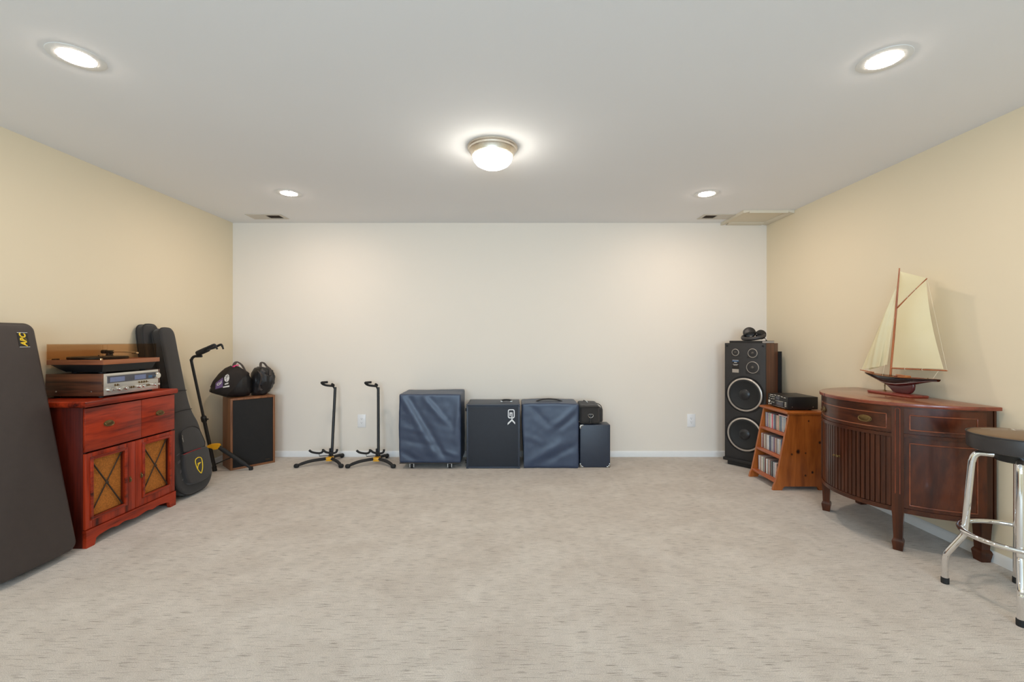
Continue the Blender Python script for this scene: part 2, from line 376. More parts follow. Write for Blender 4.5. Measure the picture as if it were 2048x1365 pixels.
b = B(); pr = [(0, 0), (0.014, 0), (0.014, 0.045), (0.010, 0.054), (0.004, 0.060), (0, 0.060)]
def bb(name, org, xdir, ln):
    b = B(); m = frame(org, xdir, (0, 0, 1)); prism(b, pr, 0, ln, m); struct(name, b, 'trim')
bb('baseboard_back', (XR, YB, 0), (0, -1, 0), XR - XL)           # z axis = x cross y = -x direction
bb('baseboard_left', (XL, YB - 0.014, 0), (1, 0, 0), YB - YR - 0.014)
bb('baseboard_right', (XR, YR, 0), (-1, 0, 0), YB - YR - 0.014)

# ------------------------------------------------------------------ ceiling fixtures
def downlight(x, y, label):
    t = thing('recessed_light', label, 'ceiling light', (x, y, ZC), 0, 'recessed downlights')
    b = B(); lathe(b, [(0.097, -0.0003), (0.0965, -0.0014), (0.094, -0.0020), (0.069, -0.0026), (0.0645, -0.0032), (0.0640, -0.0003)], 48); obj('trim_ring', b, 'can', t)
    b = B(); lathe(b, [(0, -0.0092), (0.03, -0.0085), (0.050, -0.0066), (0.059, -0.0048), (0.0636, -0.0030), (0.0636, -0.001), (0, -0.001)], 48); obj('lens', b, 'lens', t, label='bright white lit lens')
    return t
downlight(-1.862, 1.882, 'lit recessed ceiling light nearest the camera above the left wall with the black case')
downlight(1.604, 1.897, 'lit recessed ceiling light nearest the camera above the sideboard with the model yacht')
downlight(-1.845, 3.640, 'lit recessed ceiling light beside the left ceiling vent near the back wall')
downlight(1.617, 3.655, 'lit recessed ceiling light beside the right ceiling vent and the access hatch')
t = thing('dome_light', 'lit flush-mount frosted dome light with nickel rim in the middle of the ceiling', 'ceiling light', (-0.122, 2.765, ZC))
b = B(); lathe(b, [(0.157, -0.0003), (0.157, -0.010), (0.150, -0.016), (0.149, -0.026), (0.142, -0.032), (0.134, -0.056), (0.127, -0.060), (0.1, -0.050), (0.1, -0.0003)], 64); obj('metal_rim', b, 'nickel', t)
b = B(); lathe(b, [(0.124, -0.055), (0.125, -0.066), (0.119, -0.085), (0.102, -0.106), (0.075, -0.121), (0.04, -0.129), (0, -0.131)], 64); obj('glass_dome', b, 'dome', t)
def vent(x0, x1, dark_right, label):
    t = thing('ceiling_vent', label, 'vent', ((x0 + x1) / 2, 4.33, ZC), 0, 'ceiling vents'); hx = (x1 - x0) / 2
    b = B(); z = -0.006
    for a in ((-hx - 0.03, hx + 0.03, -0.085, -0.052), (-hx - 0.03, hx + 0.03, 0.052, 0.085), (-hx - 0.03, -hx, -0.052, 0.052), (hx, hx + 0.03, -0.052, 0.052), (-0.006, 0.006, -0.052, 0.052)):
        box(b, a[0], a[1], a[2], a[3], z, -0.0003)
    obj('vent_frame', b, 'vent', t)
    b = B(); box(b, -hx, hx, -0.052, 0.052, -0.001, -0.0003); obj('duct_opening', b, 'vent_dark', t)
    for side in (-1, 1):
        b = B(); dark = (side > 0) == dark_right
        for k in range(9):
            cx = side * (0.012 + (hx - 0.012) * (k + 0.5) / 9); an = 0.22 * side
            m = Matrix.Translation((cx, 0, -0.0045)) @ Matrix.Rotation(an * (1 if not dark_right else 1), 4, 'Y')
            q = B(); box(q, -0.0088, 0.0088, -0.052, 0.052, -0.0004, 0.0004); merge(b, q, m)
        if dark: b.free(); b = B(); [box(b, side * (0.012 + (hx - 0.012) * (k + 0.5) / 9) - 0.0012, side * (0.012 + (hx - 0.012) * (k + 0.5) / 9) + 0.0012, -0.052, 0.052, -0.0055, -0.001) for k in range(9)]
        obj('louvres', b, 'vent_dark' if dark else 'vent', t, label='louvres showing the dark duct' if dark else None)
vent(-2.55, -2.265, True, 'ceiling vent near the back wall on the left with its right half dark')
vent(1.885, 2.130, False, 'ceiling vent near the back wall beside the access hatch')
t = thing('ceiling_hatch', 'framed beige access hatch in the ceiling corner above the tower speaker', 'hatch', (2.405, 4.335, ZC))
b = B(); X0, X1, Y0, Y1 = 2.165, XR - 0.002, 4.115, YB - 0.002; wdt = 0.058
m0 = [(0, 0), (wdt, 0), (wdt, -0.012), (wdt - 0.015, -0.020), (0.012, -0.026), (0, -0.026)]
for (org, xd, ln) in (((X0, Y1, ZC - 0.0005), (1, 0, 0), Y1 - Y0), ((X1, Y0, ZC - 0.0005), (-1, 0, 0), Y1 - Y0), ((X0 + wdt, Y0, ZC - 0.0005), (0, 1, 0), X1 - X0 - 2 * wdt), ((X1 - wdt, Y1, ZC - 0.0005), (0, -1, 0), X1 - X0 - 2 * wdt)):
    z = Vector(xd).cross(Vector((0, 0, 1)))
    prism(b, m0, 0, ln, frame(org, xd, (0, 0, 1)))
M['hatch'] = paint('hatch_paint', (226, 216, 196))
obj('hatch_frame', b, 'hatch', t, world=True)
obj('hatch_panel', bx(X0 + wdt - 0.004, X1 - wdt + 0.004, Y0 + wdt - 0.004, Y1 - wdt + 0.004, ZC - 0.008, ZC - 0.0006), 'hatch', t, world=True)

# ------------------------------------------------------------------ wall outlets
def outlet(x, z, label):
    t = thing('wall_outlet', label, 'outlet', (x, YB, z), 0, 'wall outlets')
    obj('cover_plate', bx(-0.042, 0.042, -0.007, -0.0002, -0.067, 0.067, bev=0.003), 'outlet', t)
    for s in (-1, 1):
        b = B(); m = Matrix.Translation((0, -0.0068, s * 0.0195)) @ Matrix.Rotation(PI / 2, 4, 'X')
        prism(b, [(0.017 * math.cos(a), max(-0.0135, min(0.0135, 0.017 * math.sin(a)))) for a in [2 * PI * k / 28 for k in range(28)]], 0, 0.0015, m)
        so = obj('socket', b, 'outlet', t)
        b = B()
        for dx, h in ((-0.006, 0.0042), (0.006, 0.0034)): box(b, dx - 0.001, dx + 0.001, -0.0088, -0.0080, s * 0.0195 + 0.001, s * 0.0195 + 0.001 + 2 * h)
        lathe(b, [(0, 0), (0.0026, 0), (0.0026, 0.0006), (0, 0.0006)], 12, Matrix.Translation((0, -0.0081, s * 0.0195 - 0.007)) @ Matrix.Rotation(PI / 2, 4, 'X'))
        obj('socket_slots', b, 'slot', so)
outlet(-1.560, 0.373, 'white wall outlet between the two black guitar stands')
outlet(1.860, 0.377, 'white wall outlet left of the tower speaker')

# ------------------------------------------------------------------ guitar case leaning at the left wall
tilt = 0.196
vv = Vector((-math.sin(tilt), 0, math.cos(tilt))); uu = Vector((0, 1, 0)); nn = uu.cross(vv)
t = thing('guitar_case', 'tall dark grey moulded guitar case leaning on the left wall before the red cabinet', 'instrument case', (-2.55, 2.30, 0))
org = Vector((-2.462, 2.30, 0.036)); CM = frame(org, uu, vv)     # x along the wall, y up the lean, z out to the room
def rr(w0, w1, h0, h1, r, n=6):
    out = []
    for cx, cy, a0 in ((w1 - r, h0 + r, -PI / 2), (w1 - r, h1 - r, 0), (w0 + r, h1 - r, PI / 2), (w0 + r, h0 + r, PI)):
        for k in range(n + 1): out.append((cx + r * math.cos(a0 + PI / 2 * k / n), cy + r * math.sin(a0 + PI / 2 * k / n)))
    return out
CW = 0.205
b = B(); prism(b, rr(-CW, CW, 0, 1.305, 0.05), -0.085, 0.0, CM, bev=0.022, seg=4); obj('front_shell', b, 'case', t, world=True)
b = B(); prism(b, rr(-CW, CW, 0, 1.305, 0.05), -0.175, -0.091, CM, bev=0.022, seg=4); obj('back_shell', b, 'case', t, world=True)
b = B(); prism(b, rr(-CW - 0.004, CW + 0.004, -0.004, 1.309, 0.053), -0.093, -0.083, CM); obj('valance', b, 'steel' if False else 'black', t, world=True)
for yy in (0.12, 0.62, 1.17):
    b = B(); q = B(); box(q, CW - 0.001, CW + 0.010, yy - 0.022, yy + 0.022, -0.112, -0.064, bev=0.003); merge(b, q, CM); obj('latch', b, 'black' if yy > 0.2 else 'steel', t, world=True)
LM = CM @ Matrix.Translation((0.128, 1.206, 0.0))
b = B(); q = B(); box(q, -0.026, 0.026, -0.042, 0.042, -0.0015, 0.0012); merge(b, q, LM); lg = obj('logo_plate', b, 'sticker', t, world=True)
b = text_bm('ABC', 0.042, 0.0005, LM @ Matrix.Translation((0, 0, 0.0018)) @ Matrix.Rotation(PI / 2, 4, 'Z'), bold=0.0014, shear=0.25, xs=0.86); obj('logo_letters', b, 'logo_yellow', lg, world=True)
for s in (-1, 1):
    b = B(); q = B(); box(q, -0.026, 0.026, s * 0.0405 - 0.001, s * 0.0405 + 0.001, 0.001, 0.0018); merge(b, q, LM); obj('logo_rule', b, 'white_logo', lg, world=True)

# ------------------------------------------------------------------ red record cabinet
t = thing('record_cabinet', 'red mahogany record cabinet with two lattice doors by the left wall', 'cabinet', (-2.69, 2.905, 0))
XF, XBk, Y0, Y1, ZT = -2.487, -2.885, 2.562, 3.245, 0.858
b = B(); box(b, XBk, XF - 0.014, Y0, Y0 + 0.02, 0.0, 0.822, bev=0.002); box(b, XBk, XF - 0.014, Y1 - 0.02, Y1, 0.0, 0.822, bev=0.002); box(b, XBk, XBk + 0.012, Y0 + 0.02, Y1 - 0.02, 0.06, 0.822)
box(b, XBk + 0.012, XF - 0.02, Y0 + 0.02, Y1 - 0.02, 0.535, 0.55); box(b, XBk + 0.012, XF - 0.02, Y0 + 0.02, Y1 - 0.02, 0.09, 0.104)
obj('carcass', b, 'red_shaded', t, world=True)
b = B(); prism(b, [(XBk, Y0 - 0.012), (XF + 0.014, Y0 - 0.012), (XF + 0.014, Y1 + 0.012), (XBk, Y1 + 0.012)], 0.822, ZT, bev=0.009, seg=3); obj('top', b, 'red_h', t, world=True)
b = B(); box(b, XF - 0.013, XF, Y0 + 0.002, 2.953, 0.560, 0.815, bev=0.002); dr = obj('drop_front', b, 'red_h', t, world=True)
b = B(); box(b, XF - 0.013, XF, 2.956, Y1 - 0.002, 0.560, 0.815, bev=0.002); dr2 = obj('drawer_front', b, 'red_h', t, world=True)
def oval_pull(parent, mat4, s=1.0):
    b = B(); prism(b, [(0.034 * s * math.cos(a), 0.019 * s * math.sin(a)) for a in [2 * PI * k / 32 for k in range(32)]], 0, 0.0035, mat4, bev=0.0015)
    prism(b, [(0.016 * s * math.cos(a), 0.009 * s * math.sin(a)) for a in [2 * PI * k / 24 for k in range(24)]], 0.003, 0.006, mat4, bev=0.0015)
    q = B(); tube(q, [(-0.028 * s, 0.004 * s, 0.006), (-0.025 * s, -0.006 * s, 0.012), (-0.012 * s, -0.014 * s, 0.014), (0.012 * s, -0.014 * s, 0.014), (0.025 * s, -0.006 * s, 0.012), (0.028 * s, 0.004 * s, 0.006)], 0.0026 * s, 8, 4); merge(b, q, mat4)
    return obj('pull', b, 'brass', parent, world=True)
FX = lambda y, z, off=0.0: frame((XF + off, y, z), (0, 1, 0), (0, 0, 1))
oval_pull(dr, FX(2.712, 0.705)); oval_pull(dr2, FX(3.104, 0.703))
def lattice_door(y0, y1, o0, o1, z0, z1, oz0, oz1, latch_y):
    b = B(); th0, th1 = XF - 0.014, XF + 0.002
    box(b, th0, th1, y0, o0, z0, z1, bev=0.002); box(b, th0, th1, o1, y1, z0, z1, bev=0.002); box(b, th0, th1, o0, o1, z0, oz0, bev=0.002); box(b, th0, th1, o0, o1, oz1, z1, bev=0.002)
    d = obj('door', b, 'red_v', t, world=True)
    b = B()
    for (a0, a1, c0, c1) in ((o0 - 0.014, o0 + 0.004, oz0 - 0.014, oz1 + 0.014), (o1 - 0.004, o1 + 0.014, oz0 - 0.014, oz1 + 0.014), (o0, o1, oz0 - 0.014, oz0 + 0.004), (o0, o1, oz1 - 0.004, oz1 + 0.014)):
        box(b, th1 - 0.004, th1 + 0.006, a0, a1, c0, c1, bev=0.003)
    obj('moulding', b, 'red_h', d, world=True)
    obj('cloth_panel', bx(XF - 0.033, XF - 0.027, o0 - 0.003, o1 + 0.003, oz0 - 0.003, oz1 + 0.003), 'grille_cloth', d, world=True, label='amber speaker cloth')
    b = B(); box(b, XF - 0.028, XF - 0.013, o0 - 0.004, o0, oz0, oz1); box(b, XF - 0.028, XF - 0.013, o1, o1 + 0.004, oz0, oz1); box(b, XF - 0.028, XF - 0.013, o0, o1, oz0 - 0.004, oz0); box(b, XF - 0.028, XF - 0.013, o0, o1, oz1, oz1 + 0.004); obj('reveal', b, 'red_shaded', d, world=True)
    b = B(); xx = XF - 0.014
    tube(b, [(xx, o0 + 0.002, oz1 - 0.004), (xx, o1 - 0.002, oz0 + 0.004)], 0.0042, 8); tube(b, [(xx - 0.003, o0 + 0.002, oz0 + 0.004), (xx - 0.003, o1 - 0.002, oz1 - 0.004)], 0.0036, 8)
    lathe(b, [(0, 0.008), (0.006, 0.006), (0.0085, 0), (0, 0)], 16, FX((o0 + o1) / 2, (oz0 + oz1) / 2, -0.012)); obj('lattice', b, 'lattice', d, world=True)
    b = B(); box(b, th1, th1 + 0.003, latch_y - 0.006, latch_y + 0.006, 0.292, 0.328, bev=0.001); tube(b, [(th1 + 0.003, latch_y, 0.318), (th1 + 0.010, latch_y, 0.314), (th1 + 0.009, latch_y, 0.298)], 0.0028, 8); obj('latch', b, 'brass', d, world=True)
lattice_door(Y0 + 0.002, 2.903, 2.606, 2.826, 0.106, 0.550, 0.165, 0.512, 2.862)
lattice_door(2.906, Y1 - 0.002, 2.972, 3.194, 0.106, 0.550, 0.165, 0.512, 2.948)
ap = [(Y0, 0), (Y0 + 0.052, 0), (Y0 + 0.058, 0.020)]
def apron(s):                                   # scalloped lower edge
    return 0.038 + 0.026 * math.sin(PI * s) ** 0.5 - 0.018 * math.exp(-((s - 0.5) / 0.13) ** 2) - 0.012 * math.exp(-((s - 0.26) / 0.05) ** 2) - 0.012 * math.exp(-((s - 0.74) / 0.05) ** 2)
for k in range(31):
    s = k / 30; ap.append((Y0 + 0.062 + (Y1 - Y0 - 0.124) * s, apron(s)))
ap += [(Y1 - 0.058, 0.020), (Y1 - 0.052, 0), (Y1, 0), (Y1, 0.103), (Y0, 0.103)]
b = B(); prism(b, ap, -0.014, 0.008, frame((XF, 0, 0), (0, 1, 0), (0, 0, 1))); obj('scalloped_base', b, 'red_h', t, world=True)

# ------------------------------------------------------------------ stereo receiver and turntable
t = thing('stereo_receiver', 'silver-faced stereo receiver with wooden side panels on the red cabinet', 'receiver', (-2.70, 2.925, ZT))
RX, RB, RY0, RY1, RZ0, RZ1 = -2.520, -2.865, 2.702, 3.150, ZT + 0.013, ZT + 0.150
obj('casing', bx(RB, RX - 0.008, RY0 + 0.014, RY1 - 0.014, RZ0, RZ1 - 0.002, bev=0.001), 'plastic_soft', t, world=True)
for y0, y1 in ((RY0, RY0 + 0.014), (RY1 - 0.014, RY1)):
    sp = obj('side_panel', bx(RB, RX, y0, y1, RZ0, RZ1, bev=0.0015), 'walnut', t, world=True)
    if y0 < 2.8:
        for xx in (-2.585, -2.80):
            b = B(); lathe(b, [(0, 0.003), (0.004, 0.002), (0.005, 0), (0, 0)], 14, Matrix.Translation((xx, y0, RZ0 + 0.028)) @ Matrix.Rotation(PI / 2, 4, 'X')); obj('screw', b, 'steel', sp, world=True)
obj('face_plate', bx(RX - 0.008, RX - 0.001, RY0 + 0.014, RY1 - 0.014, RZ0, RZ1 - 0.001, bev=0.001), 'silver', t, world=True)
RF = lambda y, z, off=0.0: frame((RX - 0.001 + off, y, z), (0, 1, 0), (0, 0, 1))
b = B(); box(b, RX - 0.0015, RX + 0.0015, RY0 + 0.038, RY1 - 0.02, RZ1 - 0.061, RZ1 - 0.018); dl = obj('dial_window', b, 'dial', t, world=True)
b = B(); box(b, RX + 0.001, RX + 0.002, RY0 + 0.055, RY0 + 0.16, RZ1 - 0.056, RZ1 - 0.026); obj('dial_scale', b, 'dial_blue', dl, world=True); b = B(); box(b, RX + 0.001, RX + 0.002, RY0 + 0.235, RY0 + 0.325, RZ1 - 0.056, RZ1 - 0.026); obj('dial_scale', b, 'dial_blue', dl, world=True)
b = B(); box(b, RX + 0.001, RX + 0.002, RY0 + 0.345, RY0 + 0.378, RZ1 - 0.054, RZ1 - 0.036); obj('meter', b, 'blue_label', dl, world=True)
b = B(); box(b, RX - 0.0015, RX + 0.001, RY0 + 0.036, RY1 - 0.018, RZ1 - 0.064, RZ1 - 0.061); box(b, RX - 0.0015, RX + 0.003, RY0 + 0.024, RY1 - 0.016, RZ1 - 0.0155, RZ1 - 0.0135); obj('bezel', b, 'steel', t, world=True)
def knob(y, z, r, d):
    b = B(); lathe(b, [(0, d), (r * 0.88, d), (r, d * 0.9), (r, 0.0), (0, 0)], 24, RF(y, z, 0.0)); obj('knob', b, 'silver_knob', t, world=True)
knob(RY0 + 0.408, RZ1 - 0.042, 0.021, 0.024)
for yy, r in ((0.046, 0.013), (0.072, 0.007), (0.118, 0.0125), (0.165, 0.0115), (0.268, 0.0115), (0.300, 0.0115), (0.398, 0.0105), (0.420, 0.0085)): knob(RY0 + yy, RZ0 + 0.034, r, 0.018)
def switch(y, z):
    b = B(); tube(b, [(RX, y, z), (RX + 0.013, y, z - 0.002)], 0.0022, 8); box(b, RX - 0.001, RX + 0.001, y - 0.004, y + 0.004, z - 0.007, z + 0.007); obj('toggle_switch', b, 'brass', t, world=True)
for yy in (0.193, 0.211, 0.229, 0.335, 0.352): switch(RY0 + yy, RZ0 + 0.034)
for yy in (0.092, 0.110, 0.272, 0.292, 0.312, 0.332): switch(RY0 + yy, RZ1 - 0.077)
for xx in (RB + 0.03, RX - 0.04):
    for yy in (RY0 + 0.04, RY1 - 0.04):
        b = B(); lathe(b, [(0, 0), (0.012, 0), (0.014, 0.013), (0, 0.013)], 16, Matrix.Translation((xx, yy, ZT))); obj('foot', b, 'rubber', t, world=True)

t = thing('turntable', 'wood-plinth turntable under a smoked lid on top of the stereo receiver', 'turntable', (-2.69, 2.92, RZ1))
TX, TB, TY0, TY1 = -2.513, -2.86, 2.703, 3.135
z0, z1 = 1.064, 1.093
b = B(); s0, s1 = 0.06, 0.012
lo = [(TB + s0, TY0 + s0), (TX - s0 * 0.45, TY0 + s0 * 0.4), (TX - s0 * 0.45, TY1 - s0 * 0.6), (TB + s0, TY1 - s0 * 0.6)]; hi = [(TB + s1, TY0 + s1), (TX - s1, TY0 + s1), (TX - s1, TY1 - s1), (TB + s1, TY1 - s1)]
V0 = [b.verts.new((x, y, RZ1 + 0.0085)) for x, y in lo]; V1 = [b.verts.new((x, y, RZ1 + 0.03)) for x, y in [((a[0] + c[0]) / 2 , (a[1] + c[1]) / 2) for a, c in zip(lo, hi)]]; V2 = [b.verts.new((x, y, z0)) for x, y in hi]
b.faces.new(V0[::-1]); b.faces.new(V2)
for A_, B_ in ((V0, V1), (V1, V2)):
    for k in range(4): b.faces.new((A_[k], A_[(k + 1) % 4], B_[(k + 1) % 4], B_[k]))
for (fx, fy) in ((TB + 0.09, TY0 + 0.09), (TX - 0.06, TY0 + 0.06), (TX - 0.06, TY1 - 0.07), (TB + 0.09, TY1 - 0.07)):
    lathe(b, [(0.018, 0), (0.02, 0.010), (0.02, 0.013), (0.0, 0.013)], 14, Matrix.Translation((fx, fy, RZ1)))
obj('base', b, 'plastic', t, world=True)
b = B(); box(b, TB, TX, TY0, TY1, z0, z1, bev=0.0015); obj('plinth', b, 'walnut_light_x', t, world=True)
obj('plinth_front', bx(TX - 0.0005, TX + 0.003, TY0, TY1, z0, z1, bev=0.001), 'walnut_light', t, world=True)
b = B(); lathe(b, [(0, 0), (0.148, 0), (0.150, 0.004), (0.150, 0.014), (0.146, 0.017), (0.05, 0.018), (0, 0.018)], 48, Matrix.Translation((-2.70, 2.875, z1))); lathe(b, [(0, 0.026), (0.003, 0.025), (0.0035, 0.017), (0, 0.017)], 12, Matrix.Translation((-2.70, 2.875, z1))); obj('platter', b, 'plastic', t, world=True)
b = B(); lathe(b, [(0, 0.034), (0.016, 0.034), (0.02, 0.02), (0.022, 0), (0, 0)], 20, Matrix.Translation((-2.795, 3.055, z1)))
box(b, -2.815, -2.775, 3.040, 3.070, z1 + 0.030, z1 + 0.052, bev=0.003)
ta = obj('tonearm_bearing', b, 'black', t, world=True)
b = B(); tube(b, [(-2.80, 3.055, z1 + 0.042), (-2.70, 3.05, z1 + 0.042), (-2.605, 3.035, z1 + 0.040)], 0.0035, 8); box(b, -2.612, -2.580, 3.020, 3.042, z1 + 0.028, z1 + 0.040, bev=0.002); obj('tonearm', b, 'silver_knob', t, world=True)
b = B(); lathe(b, [(0, 0.03), (0.013, 0.03), (0.014, 0.002), (0, 0)], 16, Matrix.Translation((-2.815, 3.055, z1 + 0.042)) @ Matrix.Rotation(-PI / 2, 4, 'Y')); obj('counterweight', b, 'black', t, world=True)
b = B(); lathe(b, [(0, 0.010), (0.009, 0.010), (0.010, 0), (0, 0)], 16, Matrix.Translation((-2.545, 2.725, z1))); obj('speed_knob', b, 'silver_knob', t, world=True)
for yy in (TY0 + 0.06, TY1 - 0.06): obj('hinge', bx(TB - 0.012, TB, yy - 0.02, yy + 0.02, z0 + 0.002, z1 + 0.006, bev=0.002), 'plastic', t, world=True)
b = B(); cx0, cx1, cy0, cy1, cz0, cz1, th = TB - 0.004, TX - 0.006, TY0 + 0.004, TY1 - 0.018, z1 + 0.001, 1.192, 0.003
for a in ((cx0, cx1, cy0, cy0 + th, cz0, cz1 - th), (cx0, cx1, cy1 - th, cy1, cz0, cz1 - th), (cx0, cx0 + th, cy0 + th, cy1 - th, cz0, cz1 - th), (cx1 - th, cx1, cy0 + th, cy1 - th, cz0, cz1 - th), (cx0, cx1, cy0, cy1, cz1 - th, cz1)): box(b, *a)
obj('dust_cover', b, 'smoke', t, world=True, label='smoked brown clear lid')

# ------------------------------------------------------------------ guitar gig bags
def outline(pts, n=3):
    r = catmull([(x, y, 0) for x, y in pts], n); return [(p.x, p.y) for p in r]
def gigbag(name, label, base, top, yc, half, thick, parts):
    t = thing(name, label, 'guitar bag', (base[0] - 0.05, yc, 0))
    v = Vector((top[0] - base[0], 0, top[1] - base[1])); mm = frame((base[0], yc, base[1]), (0, 1, 0), v)
    right = [(u, z) for z, u in half]; left = [(-u, z) for z, u in half][::-1]
    poly = outline([(0, -0.004)] + right + left + [(0, -0.004)])[:-1]
    b = B(); prism(b, poly, -thick, 0, mm, bev=0.018, seg=4)
    obj('body', b, 'gig', t, world=True)
    for zz in (-0.016, -thick + 0.016):
        b = B(); pl = [mm @ Vector((x * 1.005, (y - 0.6) * 1.003 + 0.6, zz)) for x, y in poly]; tube(b, pl, 0.0042, 6, closed=True); obj('piping', b, 'gig_trim', t, world=True)
    return t, mm
half_f = [(0.002, 0.085), (0.045, 0.160), (0.12, 0.198), (0.24, 0.193), (0.34, 0.168), (0.44, 0.155), (0.535, 0.137), (0.62, 0.100), (0.74, 0.080), (0.95, 0.076), (1.13, 0.074), (1.26, 0.073), (1.30, 0.052), (1.309, 0.02)]
half_b = [(0.002, 0.08), (0.045, 0.14), (0.12, 0.164), (0.24, 0.162), (0.36, 0.145), (0.48, 0.15), (0.6, 0.12), (0.72, 0.086), (0.95, 0.08), (1.2, 0.078), (1.29, 0.072), (1.325, 0.05), (1.333, 0.02)]
gigbag('guitar_gig_bag', 'plain black guitar gig bag, mostly hidden behind the bag with the yellow shield', (-2.634, 0.018), (-2.813, 1.322), 3.434, half_b, 0.079, None)
t, mm = gigbag('guitar_gig_bag', 'black guitar gig bag with a yellow shield emblem, leaning beside the red cabinet', (-2.470, 0.026), (-2.716, 1.303), 3.47, half_f, 0.085, None)
def onbag(poly, h0, h1, bev=0.008): 
    b = B(); prism(b, poly, h0, h1, mm, bev=bev, seg=3); return b
up = outline([(-0.105, 0.33), (-0.102, 0.42), (-0.085, 0.485), (-0.03, 0.507), (0.04, 0.505), (0.095, 0.475), (0.118, 0.42), (0.130, 0.33), (0.0, 0.318), (-0.105, 0.33)])[:-1]
pk = obj('upper_pocket', onbag(up, -0.01, 0.022), 'gig', t, world=True)
lo = outline([(-0.120, 0.315), (-0.132, 0.22), (-0.130, 0.13), (-0.105, 0.085), (-0.03, 0.068), (0.06, 0.070), (0.125, 0.095), (0.150, 0.15), (0.150, 0.24), (0.138, 0.315), (0.0, 0.318), (-0.120, 0.315)])[:-1]
lp = obj('lower_pocket', onbag(lo, -0.01, 0.034, 0.012), 'gig', t, world=True)
def onb(x, y, z): return tuple(mm @ Vector((x, y, z)))
b = B(); tube(b, [onb(-0.118, 0.316, 0.027), onb(0.0, 0.321, 0.030), onb(0.07, 0.319, 0.028)], 0.0028, 6, 4); obj('red_piping', b, 'red_line', t, world=True)
b = B(); box(b, -0.004, 0.004, -0.018, 0.018, 0, 0.003, bev=0.001); b2 = B(); merge(b2, b, mm @ Matrix.Translation((-0.092, 0.425, 0.022))); tube(b2, [onb(-0.092, 0.445, 0.024), onb(-0.092, 0.462, 0.026)], 0.004, 6); obj('zip_pull', b2, 'steel', pk, world=True)
b = B(); tube(b, [onb(x, y, 0.020) for x, y in up[:len(up)]], 0.003, 6, closed=True); obj('pocket_zip', b, 'gig_trim', pk, world=True)
for v0, du in ((0.80, 0.078), (0.645, 0.096)):
    b = B(); tube(b, [onb(-du, v0, -0.004), onb(-du * 0.8, v0, 0.0012), onb(0, v0 + 0.004, 0.0014), onb(du * 0.8, v0, 0.0012), onb(du, v0, -0.004)], 0.003, 6, 3); obj('seam', b, 'gig_trim', t, world=True)
sh = [(0.0, 0.262), (0.030, 0.252), (0.036, 0.222), (0.028, 0.175), (0.008, 0.140), (0.002, 0.137), (-0.004, 0.140), (-0.026, 0.175), (-0.036, 0.222), (-0.030, 0.252)]
b = B(); tube(b, [onb(x + 0.012, y - 0.005, 0.0345) for x, y in [(p.x, p.y) for p in catmull([(x, y, 0) for x, y in sh] + [(0.0, 0.262, 0)], 4)][:-1]], 0.0034, 6, closed=True)
tube(b, [onb(-0.014, 0.172, 0.0345), onb(-0.008, 0.190, 0.035), onb(0.006, 0.205, 0.0355), onb(0.030, 0.212, 0.035)], 0.003, 6, 4); tube(b, [onb(-0.006, 0.208, 0.0345), onb(0.010, 0.214, 0.035), onb(0.030, 0.212, 0.035)], 0.003, 6, 3)
obj('shield_emblem', b, 'logo_yellow', lp, world=True, label='yellow outlined shield emblem')
for k, (x0, y0) in enumerate(((-0.148, 0.325), (-0.150, 0.275), (-0.150, 0.265), (-0.146, 0.205), (-0.146, 0.193), (-0.142, 0.135))):
    b = B(); q = B(); box(q, -0.016, 0.016, -0.003, 0.003, 0, 0.0022, bev=0.001); merge(b, q, mm @ Matrix.Translation((x0 + 0.012, y0, 0.0)) @ Matrix.Rotation(0.35, 4, 'Z')); obj('webbing_loop', b, 'grey_web', t, world=True)

# ------------------------------------------------------------------ tall guitar stand in the corner
t = thing('guitar_stand', 'tall black guitar stand with a yellow clamp behind the gig bag', 'guitar stand', (-2.74, 4.0, 0), 0)
A0 = Vector((-2.752, 4.075, 0.012)); A1 = Vector((-2.80, 3.835, 1.055))
P_ = lambda s: A0 + (A1 - A0) * s
b = B(); tube(b, [P_(0), P_(0.45)], 0.0155, 14); obj('lower_tube', b, 'black', t, world=True)
b = B(); tube(b, [P_(0.44), P_(0.94), P_(0.985) + Vector((0.004, 0, 0)), P_(1.0) + Vector((0.022, 0.004, 0.012)), P_(1.0) + Vector((0.055, 0.012, 0.022))], 0.0115, 14, 5); ut = obj('upper_tube', b, 'black', t, world=True)
b = B(); tube(b, [P_(0.445), P_(0.455), P_(0.485), P_(0.495)], [0.019, 0.023, 0.023, 0.018], 16); tube(b, [P_(0.47), P_(0.47) + Vector((0.045, -0.01, 0))], 0.007, 10); obj('height_collar', b, 'plastic', t, world=True)
H0 = P_(1.0) + Vector((0.055, 0.012, 0.024))
b = B(); tube(b, [H0 + Vector((-0.02, 0, -0.008)), H0 + Vector((0.03, 0.006, -0.006))], 0.011, 12)
q = roundbox(-0.012, 0.105, -0.026, 0.026, -0.022, 0.022, 0.018, 8); merge(b, q, Matrix.Translation(H0 + Vector((0.0, 0, 0.018))) @ Matrix.Rotation(-0.42, 4, 'Y')); hd = obj('yoke_head', b, 'plastic_soft', t, world=True)
for s in (-1, 1):
    b = B(); tube(b, [H0 + Vector((0.075, s * 0.022, 0.055)), H0 + Vector((0.115, s * 0.040, 0.070)), H0 + Vector((0.165, s * 0.045, 0.093)), H0 + Vector((0.180, s * 0.042, 0.088)), H0 + Vector((0.195, s * 0.040, 0.055))], [0.012, 0.012, 0.010, 0.009, 0.007], 10, 4); obj('yoke_arm', b, 'foam', hd, world=True)
Jc = P_(0.215)
